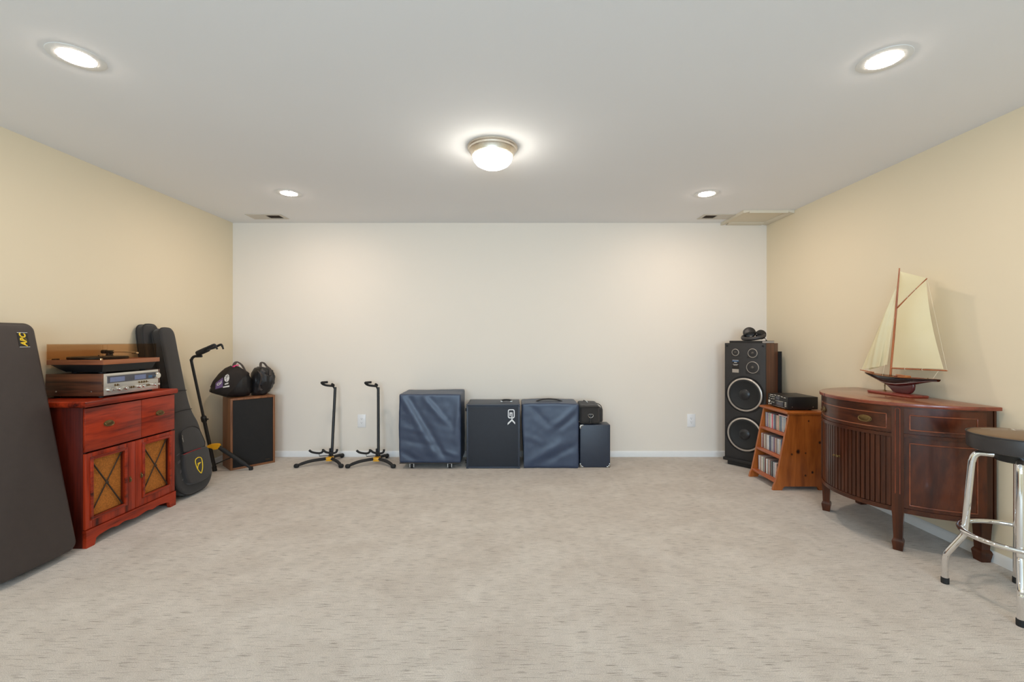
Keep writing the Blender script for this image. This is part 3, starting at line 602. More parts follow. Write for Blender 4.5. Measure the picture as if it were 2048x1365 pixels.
b = B(); q = B(); prism(q, outline([(-0.045, -0.004), (-0.02, 0.018), (0.03, 0.024), (0.062, 0.016), (0.066, -0.008), (0.05, -0.024), (0.02, -0.028), (0.0, -0.014), (-0.045, -0.004)], 4)[:-1], -0.022, 0.022); bmesh.ops.bevel(q, geom=[e for e in q.edges if abs(e.verts[0].co.z - e.verts[1].co.z) < 1e-6], offset=0.003, segments=2, affect='EDGES'); merge(b, q, Matrix.Translation(Jc + Vector((0.022, -0.005, 0.005))) @ frame((0, 0, 0), (0.95, 0.25, 0), (0, 0, 1))); obj('release_clamp', b, 'yellow', t, world=True, label='yellow plastic clamp')
Ft = Vector((-2.435, 4.105, 0.018)); J1 = Jc + Vector((0.075, 0.005, -0.002))
b = B(); tube(b, [J1, J1 + (Ft - J1) * 0.15, J1 + (Ft - J1) * 0.78, J1 + (Ft - J1) * 0.86], [0.017, 0.019, 0.017, 0.014], 14); tube(b, [J1 + (Ft - J1) * 0.8, Ft], 0.012, 12); l1 = obj('leg', b, 'foam', t, world=True)
b = B(); lathe(b, [(0, -0.018), (0.017, -0.018), (0.019, -0.006), (0.017, 0.012), (0, 0.016)], 16, Matrix.Translation(Ft)); obj('rubber_foot', b, 'rubber', l1, world=True)
F2 = Vector((-2.838, 3.93, 0.018)); J2 = Jc + Vector((-0.02, -0.01, 0.0))
b = B(); tube(b, [J2, F2], 0.014, 12); l2 = obj('leg', b, 'foam', t, world=True)
b = B(); lathe(b, [(0, -0.018), (0.017, -0.018), (0.019, -0.006), (0.017, 0.012), (0, 0.016)], 16, Matrix.Translation(F2)); obj('rubber_foot', b, 'rubber', l2, world=True)
b = B(); tube(b, [P_(0.045), J1 + (Ft - J1) * 0.45], 0.005, 8); obj('brace', b, 'black', t, world=True)
b = B(); tube(b, [P_(0.0) - Vector((0, 0, 0.012)), P_(0.03)], 0.019, 14); obj('rubber_foot', b, 'rubber', t, world=True)

# ------------------------------------------------------------------ wooden bookshelf speaker in the left corner
SPH, ang = 0.667, math.radians(47)
t = thing('bookshelf_speaker', 'walnut loudspeaker with black grille on the floor in the left corner', 'speaker', (-2.571, 4.305, 0), ang)
hw, hd_ = 0.192, 0.1275; k = 0.018
b = B(); box(b, -hw, -hw + k, -hd_, hd_, 0, SPH, bev=0.001); box(b, hw - k, hw, -hd_, hd_, 0, SPH, bev=0.001); box(b, -hw + k, hw - k, -hd_, hd_, SPH - k, SPH, bev=0.001); box(b, -hw + k, hw - k, -hd_, hd_, 0, k, bev=0.001); box(b, -hw + k, hw - k, hd_ - k, hd_, k, SPH - k)
obj('cabinet', b, 'spk_wood', t)
obj('grille', bx(-hw + k + 0.001, hw - k - 0.001, -hd_ + 0.004, -hd_ + 0.02, k + 0.001, SPH - k - 0.001, bev=0.003), 'cloth', t)
obj('badge', bx(0.105, 0.145, -hd_ + 0.002, -hd_ + 0.005, 0.042, 0.052), 'lattice', t)

# ------------------------------------------------------------------ black tote bags on that speaker
def loft_fn(stations, folds=0.0, seed=0.0, flat=None):
    def fn(s, ph, off=0.0):
        f = s * (len(stations) - 1); i = min(int(f), len(stations) - 2); q = f - i; q = q * q * (3 - 2 * q) * 0.5 + q * 0.5
        A_, B_ = stations[i], stations[i + 1]; st = [A_[k] + (B_[k] - A_[k]) * q for k in range(5)]
        x, zl, zh, y0, th = st; c, sn = math.cos(ph), math.sin(ph)
        e = 0.8
        p = Vector((x, y0 + (th + off) * math.copysign(abs(c) ** e, c) * -1, (zl + zh) / 2 + ((zh - zl) / 2 + off) * math.copysign(abs(sn) ** e, sn)))
        if folds:
            n = noise.noise(Vector((x * 9 + seed, p.y * 9, p.z * 9))) * folds + abs(noise.noise(Vector((x * 22 + seed, p.y * 14, p.z * 26)))) * folds * 0.7
            p += Vector((0.1 * n, -n * c, n * sn * 0.7))
        if flat is not None and p.z < flat: p.z = flat
        return p
    return fn
def loft(fn, nu=40, nv=36):
    b = B(); grid(b, nu, nv + 1, lambda u, v: fn(u, 2 * PI * v)); bmesh.ops.remove_doubles(b, verts=b.verts[:], dist=1e-5)
    for s in (0, 1):
        c = b.verts.new(sum((fn(s, 2 * PI * k / nv) for k in range(nv)), Vector()) / nv)
    bmesh.ops.holes_fill(b, edges=[e for e in b.edges if e.is_boundary], sides=0); bmesh.ops.delete(b, geom=[v for v in b.verts if not v.link_faces], context='VERTS')
    bmesh.ops.recalc_face_normals(b, faces=b.faces[:]); return b
t = thing('tote_bag', 'black tote bag with purple and white prints on the walnut corner speaker', 'bag', (-2.571, 4.305, SPH), ang)
S1 = [(-0.33, 0.065, 0.085, -0.02, 0.02), (-0.30, 0.050, 0.155, -0.02, 0.05), (-0.25, 0.03, 0.220, -0.015, 0.085), (-0.20, 0.006, 0.268, -0.01, 0.10), (-0.15, 0.003, 0.290, 0.0, 0.105), (-0.10, 0.002, 0.280, 0.0, 0.105), (-0.05, 0.002, 0.248, 0.0, 0.095), (-0.012, 0.004, 0.222, 0.0, 0.07), (0.016, 0.03, 0.16, 0.0, 0.03)]
f1 = loft_fn(S1, 0.010, 3.0, 0.0015)
obj('bag_body', loft(f1), 'tote_shiny', t)
def patch(fn, s0, s1, p0, p1, off, nu=14, nv=14, skew=0.0):
    b = B(); grid(b, nu, nv, lambda u, v: fn(max(0, min(1, s0 + (s1 - s0) * u + skew * (v - 0.5))), p0 + (p1 - p0) * v, off)); return b
f1n = loft_fn(S1, 0.004, 3.0, 0.012)
b = B(); grid(b, 34, 30, lambda u, v: f1n(0.03 + (0.92 - 0.03) * u, -0.75 + 2.7 * max(0, u - 0.32) + (2.3 - (-0.75 + 2.7 * max(0, u - 0.32))) * v, 0.012))
bmesh.ops.solidify(b, geom=b.faces[:], thickness=0.004); fp = obj('front_panel', b, 'tote', t)
obj('purple_print', patch(f1n, 0.12, 0.25, -0.05, 0.62, 0.0185, skew=0.02), 'purple', fp)
b = B()
def on1(s, p, o=0.0205): return f1n(s, p, o)
tube(b, [on1(0.175 + 0.02 * math.cos(a), 0.27 + 0.10 * math.sin(a)) for a in [2 * PI * k / 16 for k in range(16)]], 0.0028, 6, closed=True)
tube(b, [on1(0.205, 0.16), on1(0.21, 0.38), on1(0.228, 0.37)], 0.0028, 6); tube(b, [on1(0.205, 0.27), on1(0.225, 0.26)], 0.0025, 6); obj('white_mark', b, 'print_white', fp)
b = B(); cen = on1(0.325, 0.40)
V = [b.verts.new(on1(0.325 + 0.043 * math.cos(a), 0.40 + 0.26 * math.sin(a), 0.0195)) for a in [2 * PI * k / 24 for k in range(24)]]; vc = b.verts.new(on1(0.325, 0.40, 0.0195))
for k in range(24): b.faces.new((V[k], V[(k + 1) % 24], vc))
rp = obj('round_print', b, 'print_white', fp)
b = B(); tube(b, [on1(0.285, 0.38), on1(0.325, 0.43), on1(0.365, 0.40)], 0.0016, 6, 4); tube(b, [on1(0.315, 0.18), on1(0.318, 0.40), on1(0.335, 0.62)], 0.0016, 6, 4); tube(b, [on1(0.295, 0.55), on1(0.33, 0.50), on1(0.355, 0.55)], 0.0016, 6, 4); obj('print_lines', b, 'tote', rp)
b = B(); merge(b, patch(f1n, 0.285, 0.345, 0.02, 0.08, 0.0195, 8, 3)); merge(b, patch(f1n, 0.25, 0.37, -0.10, -0.03, 0.0195, 8, 3)); obj('caption_print', b, 'print_white', fp)
b = B(); tube(b, [f1(0.52, 1.25, 0.006), f1(0.55, 1.5, 0.03), f1(0.62, 1.6, 0.052), f1(0.70, 1.5, 0.042), f1(0.76, 1.2, 0.010), f1(0.78, 0.9, 0.008)], 0.014, 10, 5, flat=0.3); obj('strap', b, 'tote', t)
b = B(); tube(b, [f1(0.49, 1.15, 0.014), f1(0.545, 1.30, 0.018), f1(0.61, 1.42, 0.024)], 0.012, 10, 4, flat=0.4); obj('tag', b, 'pink', t, label='bright pink tag')
b = B(); tube(b, [f1(0.48, 1.42, 0.010), f1(0.54, 1.5, 0.014)], 0.010, 8, flat=0.4); tube(b, [f1(0.63, 1.42, 0.026), f1(0.68, 1.3, 0.018)], 0.010, 8, flat=0.4); obj('tag_paper', b, 'print_white', t)
t = thing('tote_bag', 'crumpled plain black tote bag on the right end of the walnut corner speaker', 'bag', (-2.571, 4.305, SPH), ang)
S2 = [(0.017, 0.05, 0.17, -0.005, 0.02), (0.027, 0.012, 0.222, 0.0, 0.06), (0.052, 0.004, 0.258, 0.0, 0.09), (0.082, 0.003, 0.280, 0.0, 0.105), (0.127, 0.004, 0.272, -0.005, 0.105), (0.167, 0.03, 0.268, -0.01, 0.095), (0.199, 0.085, 0.250, -0.01, 0.07), (0.215, 0.12, 0.20, -0.01, 0.03)]
f2 = loft_fn(S2, 0.034, 11.0, 0.0015)
obj('bag_body', loft(f2, 48, 44), 'tote_shiny', t)
b = B(); tube(b, [f2(0.42, 1.0, 0.004), f2(0.46, 1.35, 0.012), f2(0.50, 1.57, 0.040), f2(0.58, 1.57, 0.040), f2(0.64, 1.4, 0.010), f2(0.70, 0.9, 0.004), f2(0.66, 0.3, 0.006)], 0.012, 10, 5, flat=0.3); obj('strap', b, 'tote', t)
b = B(); tube(b, [f2(0.505, 1.45, 0.026), f2(0.56, 1.4, 0.020)], 0.008, 8, flat=0.4); obj('tag_paper', b, 'print_white', t)
b = B(); tube(b, [f2(0.30, 0.9, 0.004), f2(0.38, 0.3, 0.010), f2(0.36, -0.3, 0.008), f2(0.46, -0.6, 0.006)], 0.011, 10, 5, flat=0.3); obj('strap', b, 'tote', t)

# ------------------------------------------------------------------ two low guitar stands
def low_stand(x, y, lean, label, exl, exr, rz=0.0):
    t = thing('guitar_stand', label, 'guitar stand', (x, y, 0), rz, 'low guitar stands')
    obj('hub', bx(-0.029, 0.029, -0.03, 0.03, 0.028, 0.064, bev=0.003), 'yellow', t, label='yellow hub')
    b = B(); [lathe(b, [(0, 0.004), (0.004, 0.003), (0.005, 0), (0, 0)], 12, Matrix.Translation((s * 0.018, -0.03, 0.046)) @ Matrix.Rotation(PI / 2, 4, 'X')) for s in (-1, 1)]; obj('bolt', b, 'steel', t)
    top = Vector((lean, 0.13, 0.735))
    b = B(); tube(b, [(0.006, 0.03, 0.05), top], 0.0135, 14); tb = obj('post', b, 'black', t)
    b = B(); tube(b, [(-0.012, 0.022, 0.05), (-0.010, 0.03, 0.14)], 0.010, 10); obj('post_clamp', b, 'plastic', t)
    for s, ex in ((-1, exl), (1, exr)):
        b = B(); pts = [(s * 0.02, -0.01, 0.050), (ex * 0.55, -0.075, 0.046), (ex * 0.82, -0.115, 0.034), (ex, -0.15, 0.019)]
        tube(b, pts, [0.015, 0.015, 0.015, 0.013], 12, 4); lg = obj('leg', b, 'foam', t)
        b = B(); q = roundbox(-0.024, 0.024, -0.02, 0.02, -0.019, 0.019, 0.017, 6); merge(b, q, Matrix.Translation((ex + s * 0.004, -0.152, 0.019))); obj('rubber_foot', b, 'rubber', lg)
    b = B(); tube(b, [(0.0, 0.02, 0.050), (0.03, 0.14, 0.040), (0.038, 0.205, 0.022)], 0.015, 12, 3); lg = obj('leg', b, 'foam', t)
    b = B(); q = roundbox(-0.02, 0.02, -0.022, 0.022, -0.021, 0.021, 0.018, 6); merge(b, q, Matrix.Translation((0.040, 0.208, 0.021))); obj('rubber_foot', b, 'rubber', lg)
    b = B(); tube(b, [(0, 0.015, 0.072), (-0.10, -0.005, 0.072), (-0.103, -0.007, 0.10)], 0.004, 8); tube(b, [(0, 0.015, 0.072), (0.03, -0.005, 0.078), (0.034, -0.007, 0.10)], 0.004, 8); obj('cradle_rod', b, 'black', t)
    for cx in (-0.103, 0.034):
        b = B(); tube(b, [(cx - 0.078, -0.05, 0.142), (cx - 0.055, -0.04, 0.120), (cx - 0.01, -0.015, 0.104), (cx + 0.018, 0.0, 0.104), (cx + 0.032, 0.004, 0.118), (cx + 0.034, 0.006, 0.138)], 0.0105, 10, 4); obj('cradle_arm', b, 'foam', t)
    b = B(); tube(b, [top + Vector((-0.004, 0, -0.02)), top + Vector((-0.016, -0.006, 0.006)), top + Vector((-0.030, -0.012, 0.016))], 0.009, 10); obj('yoke_neck', b, 'black', t)
    Y = lambda a, bb_, c: top + Vector((a, bb_, c))
    b = B(); tube(b, [Y(-0.046, -0.075, 0.058), Y(-0.085, -0.075, 0.055), Y(-0.107, -0.070, 0.052), Y(-0.100, -0.055, 0.036), Y(-0.080, -0.030, 0.022), Y(-0.045, -0.012, 0.015), Y(-0.020, -0.015, 0.014), Y(-0.004, -0.030, 0.022), Y(-0.002, -0.050, 0.030), Y(-0.012, -0.062, 0.038)], 0.0115, 10, 4); obj('yoke', b, 'foam', t)
low_stand(-1.790, 4.325, 0.000, 'low black guitar stand with a yellow hub, left of the wall outlet', -0.250, 0.165)
low_stand(-1.325, 4.315, -0.026, 'low black guitar stand with a yellow hub beside the big covered amplifier', -0.225, 0.198)

# ------------------------------------------------------------------ amplifiers along the back wall
def smst(a, b_, x):
    q = max(0, min(1, (x - a) / (b_ - a))); return q * q * (3 - 2 * q)
def fold(p, a, b_, wdt, h):
    """soft crease from a to b in the x,z plane"""
    d = Vector((b_[0] - a[0], b_[1] - a[1])); l = d.length; d /= l; q = Vector((p.x - a[0], p.z - a[1])); s = q.dot(d); o = q.x * d.y - q.y * d.x
    f = smst(-0.05, 0.08, s) * (1 - smst(l - 0.1, l + 0.05, s))
    return h * f * math.exp(-(o / wdt) ** 2) 
t = thing('covered_amplifier', 'tall amplifier on casters under a creased dark cover tinted with blue daylight, beside the guitar stand', 'amplifier', (-0.77, 4.30, 0))
ax0, ax1, ay0, ay1, az0, az1 = -1.063, -0.480, 4.122, 4.485, 0.058, 0.706
def d1(p, n):
    h = 0.0035 * noise.noise(p * 6) + 0.002 * noise.noise(p * 17)
    if n.y < -0.5:
        for a, c, wd, hh in (((-1.03, 0.70), (-0.70, 0.10), 0.032, 0.016), ((-0.99, 0.70), (-0.62, 0.10), 0.024, -0.012), ((-0.83, 0.68), (-0.60, 0.42), 0.028, 0.013), ((-0.80, 0.70), (-0.55, 0.40), 0.020, -0.008), ((-1.05, 0.17), (-0.86, 0.07), 0.022, -0.010), ((-1.05, 0.40), (-0.80, 0.34), 0.02, 0.006), ((-0.66, 0.18), (-0.49, 0.12), 0.016, 0.008), ((-0.50, 0.66), (-0.53, 0.25), 0.02, 0.009), ((-1.02, 0.27), (-0.70, 0.22), 0.02, -0.006)):
            h += fold(p, a, c, wd * 1.25, hh * 0.62)
    v = n * h
    if n.z > 0.5: v.z += 0.006 * smst(-0.9, -0.6, p.x) * smst(4.3, 4.47, p.y)
    if p.x < -1.05: v.x += -0.008 * math.sin(PI * (p.z - az0) / 0.65) ** 2 + 0.006
    return v
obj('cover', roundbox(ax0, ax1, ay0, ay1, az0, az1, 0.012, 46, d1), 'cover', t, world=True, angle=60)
b = B(); 
for x0, x1, y0, y1 in ((ax0 + 0.008, ax1 - 0.008, ay0 - 0.006, ay0 + 0.004),): box(b, x0, x1, y0 + 0.003, y1, az0 - 0.004, az0 + 0.006, bev=0.002)
obj('cover_hem', b, 'gig', t, world=True)
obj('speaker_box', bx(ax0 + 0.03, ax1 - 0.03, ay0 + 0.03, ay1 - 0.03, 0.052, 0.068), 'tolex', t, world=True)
for cx in (-0.945, -0.588):
    for cy in (4.165, 4.42):
        b = B(); box(b, cx - 0.020, cx + 0.020, cy - 0.02, cy + 0.02, 0.046, 0.053); box(b, cx - 0.021, cx - 0.0145, cy - 0.016, cy + 0.016, 0.012, 0.048); box(b, cx + 0.0145, cx + 0.021, cy - 0.016, cy + 0.016, 0.012, 0.048); box(b, cx - 0.021, cx + 0.021, cy - 0.018, cy + 0.018, 0.0475, 0.053); ca = obj('caster', b, 'zinc', t, world=True)
        b = B(); lathe(b, [(0, -0.011), (0.022, -0.011), (0.0235, -0.008), (0.0235, 0.008), (0.022, 0.011), (0, 0.011)], 24, Matrix.Translation((cx, cy, 0.0235)) @ Matrix.Rotation(PI / 2, 4, 'Y')); obj('wheel', b, 'rubber', ca, world=True)
t = thing('bass_cabinet', 'black speaker cabinet with white letter logo between the two covered amplifiers', 'amplifier', (-0.176, 4.32, 0))
gx0, gx1, gy0, gy1, gz1 = -0.429, 0.074, 4.146, 4.510, 0.604
b = B(); e = 0.012
box(b, gx0, gx0 + e, gy0, gy1, 0.003, gz1, bev=0.003); box(b, gx1 - e, gx1, gy0, gy1, 0.003, gz1, bev=0.003); box(b, gx0 + e, gx1 - e, gy0, gy1, gz1 - e, gz1, bev=0.003); box(b, gx0 + e, gx1 - e, gy0, gy1, 0.003, 0.003 + e, bev=0.003); box(b, gx0 + e, gx1 - e, gy1 - e, gy1, 0.01, gz1 - e)
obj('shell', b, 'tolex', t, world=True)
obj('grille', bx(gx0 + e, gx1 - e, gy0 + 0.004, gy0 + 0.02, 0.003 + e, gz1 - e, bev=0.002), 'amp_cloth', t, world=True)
b = B(); e2 = 0.016
for a in ((gx0 + e2 - 0.004, gx0 + e2, 0.02, gz1 - 0.02), (gx1 - e2, gx1 - e2 + 0.004, 0.02, gz1 - 0.02)): box(b, a[0], a[1], gy0 + 0.001, gy0 + 0.006, a[2], a[3])
for zz in (0.018, gz1 - 0.022): box(b, gx0 + e2 - 0.004, gx1 - e2 + 0.004, gy0 + 0.001, gy0 + 0.006, zz, zz + 0.004)
obj('piping', b, 'tolex', t, world=True)
GK = lambda x, z: (x, gy0 + 0.0025, z)
b = B(); zc = 0.500; xc = -0.007
def bar(pts, wd):
    tube(b, [GK(*p) for p in pts], wd, 4)
def strip(x0, x1, z0, z1): box(b, x0, x1, gy0 - 0.0005, gy0 + 0.0045, z0, z1)
def poly(pts): prism(b, pts, 0, 0.005, frame((0, gy0 + 0.0045, 0), (1, 0, 0), (0, 0, 1)))
q = rr(xc - 0.032, xc + 0.032, 0.474, 0.560, 0.018, 5); qi = rr(xc - 0.0235, xc + 0.0235, 0.4835, 0.5515, 0.011, 5)
bmg = B(); n_ = len(q)
for y_ in (gy0 - 0.0005,):
    A_ = [bmg.verts.new((x, y_, z)) for x, z in q]; I_ = [bmg.verts.new((x, y_, z)) for x, z in qi]; A2 = [bmg.verts.new((x, gy0 + 0.0045, z)) for x, z in q]; I2 = [bmg.verts.new((x, gy0 + 0.0045, z)) for x, z in qi]
    for k_ in range(n_):
        j = (k_ + 1) % n_; bmg.faces.new((A_[k_], A_[j], I_[j], I_[k_])); bmg.faces.new((A_[k_], A2[k_], A2[j], A_[j])); bmg.faces.new((I_[k_], I_[j], I2[j], I2[k_]))
merge(b, bmg)
poly([(xc - 0.016, 0.530), (xc + 0.012, 0.530), (xc + 0.012, 0.478), (xc + 0.002, 0.478), (xc + 0.002, 0.520), (xc - 0.006, 0.520), (xc - 0.006, 0.495), (xc - 0.016, 0.495)])
poly([(xc + 0.002, 0.476), (xc + 0.012, 0.476), (xc + 0.012, 0.462), (xc + 0.036, 0.436), (xc + 0.036, 0.418), (xc + 0.006, 0.450), (xc - 0.034, 0.412), (xc - 0.034, 0.430), (xc + 0.002, 0.464)])
obj('letter_logo', b, 'white_logo', t, world=True, label='white GK logo turned on its side')
for cx in (gx0, gx1):
    for cz in (0.003, gz1):
        sx = 1 if cx == gx0 else -1; sz = 1 if cz < 0.1 else -1
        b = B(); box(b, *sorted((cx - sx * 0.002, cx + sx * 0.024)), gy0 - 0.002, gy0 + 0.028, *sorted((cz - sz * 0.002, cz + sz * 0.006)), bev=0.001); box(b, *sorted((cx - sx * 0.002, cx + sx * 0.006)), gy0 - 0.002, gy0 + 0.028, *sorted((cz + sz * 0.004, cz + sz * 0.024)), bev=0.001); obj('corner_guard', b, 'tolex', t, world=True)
b = B(); box(b, -0.115, -0.090, 4.32, 4.35, gz1 - 0.001, gz1 + 0.010, bev=0.003); box(b, -0.022, 0.006, 4.32, 4.35, gz1 - 0.001, gz1 + 0.010, bev=0.003); hdl = obj('carry_handle', b, 'steel', t, world=True)
b = B(); tube(b, [(-0.10, 4.335, gz1 + 0.010), (-0.08, 4.335, gz1 + 0.018), (-0.03, 4.335, gz1 + 0.018), (-0.008, 4.335, gz1 + 0.010)], 0.008, 10, 4); obj('handle_grip', b, 'rubber', hdl, world=True)
for cz in (0.055, 0.548):
    b = B(); lathe(b, [(0, 0), (0.016, 0), (0.014, 0.016), (0, 0.016)], 18, Matrix.Translation((gx0 + 0.001, gy0 + 0.05, cz)) @ Matrix.Rotation(-PI / 2, 4, 'Y')); obj('rubber_foot', b, 'rubber', t, world=True)
t = thing('covered_amplifier', 'smaller amplifier under a dark cover tinted with blue daylight, with a top handle, beside the stacked bag', 'amplifier', (0.36, 4.32, 0))
def d2(p, n):
    h = 0.003 * noise.noise(p * 6) + 0.0015 * noise.noise(p * 18)
    if n.y < -0.5:
        for a, c, wd, hh in (((0.16, 0.60), (0.36, 0.40), 0.026, -0.010), ((0.60, 0.58), (0.38, 0.38), 0.024, 0.009), ((0.62, 0.52), (0.40, 0.34), 0.02, -0.007), ((0.15, 0.05), (0.50, 0.26), 0.03, 0.010), ((0.30, 0.06), (0.60, 0.22), 0.024, -0.007), ((0.13, 0.30), (0.30, 0.24), 0.02, 0.005)): h += fold(p, a, c, wd * 1.25, hh * 0.62)
    v = n * h
    if n.z > 0.4: v.z += -0.003 + 0.004 * math.cos((p.x - 0.36) * 9)
    if p.x < 0.13 and n.x < -0.3: v.x += 0.02 * (1 - smst(0.0, 0.5, p.z)) - 0.006
    return v
cx0, cx1, cy0, cy1, cz1 = 0.100, 0.632, 4.154, 4.488, 0.617
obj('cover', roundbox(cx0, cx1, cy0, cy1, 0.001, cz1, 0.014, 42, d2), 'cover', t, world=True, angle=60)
b = B(); tube(b, [(0.235, 4.30, cz1 - 0.004), (0.28, 4.30, cz1 + 0.012), (0.36, 4.30, cz1 + 0.020), (0.44, 4.30, cz1 + 0.012), (0.49, 4.30, cz1 - 0.004)], 0.016, 12, 5, flat=0.45); obj('strap_handle', b, 'gig', t, world=True)
t = thing('practice_amplifier', 'small dark amplifier box tinted with blue daylight, with metal corners under the equipment bag', 'amplifier', (0.79, 4.27, 0))
px0, px1, py0, py1, pz1 = 0.645, 0.934, 4.178, 4.325, 0.409
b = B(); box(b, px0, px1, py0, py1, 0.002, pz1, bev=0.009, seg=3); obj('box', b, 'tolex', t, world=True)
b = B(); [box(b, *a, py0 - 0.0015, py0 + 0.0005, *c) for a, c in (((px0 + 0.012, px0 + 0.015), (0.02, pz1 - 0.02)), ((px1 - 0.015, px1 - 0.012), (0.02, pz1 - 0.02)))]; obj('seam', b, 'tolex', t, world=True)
for cx, cz in ((px0, 0.002), (px1, 0.002), (px0, pz1)):
    sx = 1 if cx == px0 else -1; sz = 1 if cz < 0.1 else -1
    b = B(); box(b, *sorted((cx - sx * 0.0025, cx + sx * 0.024)), py0 - 0.0025, py0 + 0.03, *sorted((cz - sz * 0.0, cz + sz * 0.026)), bev=0.008, seg=3); box(b, *sorted((cx + sx * 0.012, cx + sx * 0.036)), py0 - 0.0025, py0 + 0.012, *sorted((cz, cz + sz * 0.012)), bev=0.004); box(b, *sorted((cx - sx * 0.0025, cx + sx * 0.012)), py0 - 0.0025, py0 + 0.012, *sorted((cz + sz * 0.012, cz + sz * 0.040)), bev=0.004); obj('corner_guard', b, 'steel', t, world=True)
t = thing('equipment_bag', 'small black padded bag with a silver ring on top of the small amplifier box', 'bag', (0.76, 4.27, pz1))
def d3(p, n):
    v = n * (0.003 * noise.noise(p * 9) + 0.002 * noise.noise(p * 25))
    if n.z > 0.4: v.z += 0.020 * smst(4.20, 4.34, p.y) * (1 - smst(0.80, 0.87, p.x)) 
    if n.y < -0.5: v.y += -0.012 * math.sin(PI * (p.x - 0.62) / 0.24)
    return v
ez0, ez1 = pz1 + 0.003, 0.590
obj('bag_body', roundbox(0.648, 0.836, 4.192, 4.375, ez0, ez1, 0.022, 22, d3), 'gig', t, world=True)
q = roundbox(0.828, 0.872, 4.210, 4.350, ez0 + 0.012, ez1 - 0.028, 0.018, 12, d3 if False else None); obj('end_pocket', q, 'gig', t, world=True)
b = B(); tube(b, [(0.648, 4.180, ez1 - 0.016), (0.74, 4.174, ez1 - 0.014), (0.834, 4.186, ez1 - 0.018)], 0.004, 8, 4); tube(b, [(0.650, 4.182, ez0 + 0.014), (0.74, 4.174, ez0 + 0.010), (0.832, 4.188, ez0 + 0.016)], 0.004, 8, 4); obj('piping', b, 'gig_trim', t, world=True)
b = B(); box(b, 0.736, 0.758, 4.172, 4.179, ez0 + 0.01, 0.515, bev=0.002); obj('webbing', b, 'gig_trim', t, world=True)
b = B(); tube(b, [(0.747 + 0.024 * math.cos(a), 4.170, 0.500 + 0.024 * math.sin(a)) for a in [PI * 0.92 + PI * 1.16 * k / 20 for k in range(21)]] , 0.0024, 8); tube(b, [(0.727, 4.170, 0.509), (0.767, 4.170, 0.509)], 0.0024, 8); obj('d_ring', b, 'chrome', t, world=True)
b = B(); tube(b, [(0.715, 4.33, 0.606), (0.705, 4.32, 0.624), (0.722, 4.30, 0.618), (0.738, 4.29, 0.604)], 0.006, 8, 4); obj('strap_clip', b, 'chrome', t, world=True)
b = B(); box(b, 0.866, 0.880, 4.28, 4.31, 0.500, 0.545, bev=0.003); obj('buckle', b, 'steel', t, world=True)
b = B(); tube(b, [(0.80, 4.30, 0.600), (0.85, 4.30, 0.585), (0.876, 4.295, 0.55), (0.878, 4.292, 0.47), (0.872, 4.29, ez0 + 0.004)], 0.011, 8, 5, flat=0.35); obj('strap', b, 'gig_trim', t, world=True)

# ------------------------------------------------------------------ tower speaker
TA = math.radians(-50)
t = thing('tower_speaker', 'tall floor speaker with exposed silver-ringed drivers in the right corner', 'speaker', (2.319, 4.268, 0), TA)
tw, td, tz0, tz1 = 0.1845, 0.150, 0.07, 1.183
b = B(); box(b, -tw, tw, -td + 0.02, td, tz0, tz1, bev=0.002); obj('cabinet', b, 'tower_wood', t)
b = B(); box(b, -tw, tw, -td, -td + 0.0195, tz0, tz1, bev=0.002); obj('baffle', b, 'baffle', t)
b = B(); box(b, -tw - 0.012, tw + 0.012, -td - 0.012, td, 0.042, tz0, bev=0.002); box(b, -tw + 0.02, tw - 0.02, -td + 0.015, td - 0.02, 0, 0.042, bev=0.002); obj('plinth', b, 'plastic_soft', t)
FM = lambda u, z: Matrix.Translation((u, -td, z)) @ Matrix.Rotation(PI / 2, 4, 'X')
def woofer(u, z):
    b = B(); R = 0.158
    lathe(b, [(R, 0), (R, 0.003), (R - 0.004, 0.006), (R - 0.014, 0.006), (R - 0.016, 0.002), (R - 0.016, 0.0)], 72, FM(u, z)); w_ = obj('woofer', b, 'ring', t, label='silver ring of the bass driver')
    b = B(); lathe(b, [(R - 0.0155, 0.0008), (R - 0.018, 0.003), (R - 0.026, 0.006), (R - 0.036, 0.002), (R - 0.038, -0.002), (R - 0.10, -0.016), (0, -0.018)], 72, FM(u, z) @ Matrix.Translation((0, 0, 0.0))) if False else lathe(b, [(R - 0.0155, 0.0006), (R - 0.018, 0.0035), (R - 0.026, 0.006), (R - 0.034, 0.0035), (R - 0.037, 0.0012)], 72, FM(u, z)); obj('surround', b, 'rubber', w_)
    b = B(); grid(b, 72, 8, lambda a, s: FM(u, z) @ Vector(((R - 0.037 - s * 0.075) * math.cos(2 * PI * a), (R - 0.037 - s * 0.075) * math.sin(2 * PI * a), 0.0012 - 0.0165 * s)), closed_u=True); bmesh.ops.recalc_face_normals(b, faces=b.faces[:]); obj('cone', b, 'cone', w_)
    b = B(); lathe(b, [(0.060, -0.016), (0.058, -0.007), (0.049, 0.003), (0.030, 0.011), (0.0, 0.0145)], 40, FM(u, z)); obj('dust_cap', b, 'cap', w_)
    b = B(); poly_o = []
    for k_ in range(64):
        a = 2 * PI * k_ / 64; r_ = 0.176 if abs(math.cos(a)) < 0.93 else 0.176
        poly_o.append((max(-tw + 0.003 - u, min(tw - 0.003 - u, 0.174 * math.cos(a))), 0.174 * math.sin(a)))
    lathe(b, [(0.1795, 0.0002), (0.1785, 0.0018), (0.176, 0.0018), (0.175, 0.0002)], 72, FM(u, z)); obj('driver_frame', b, 'baffle', w_)
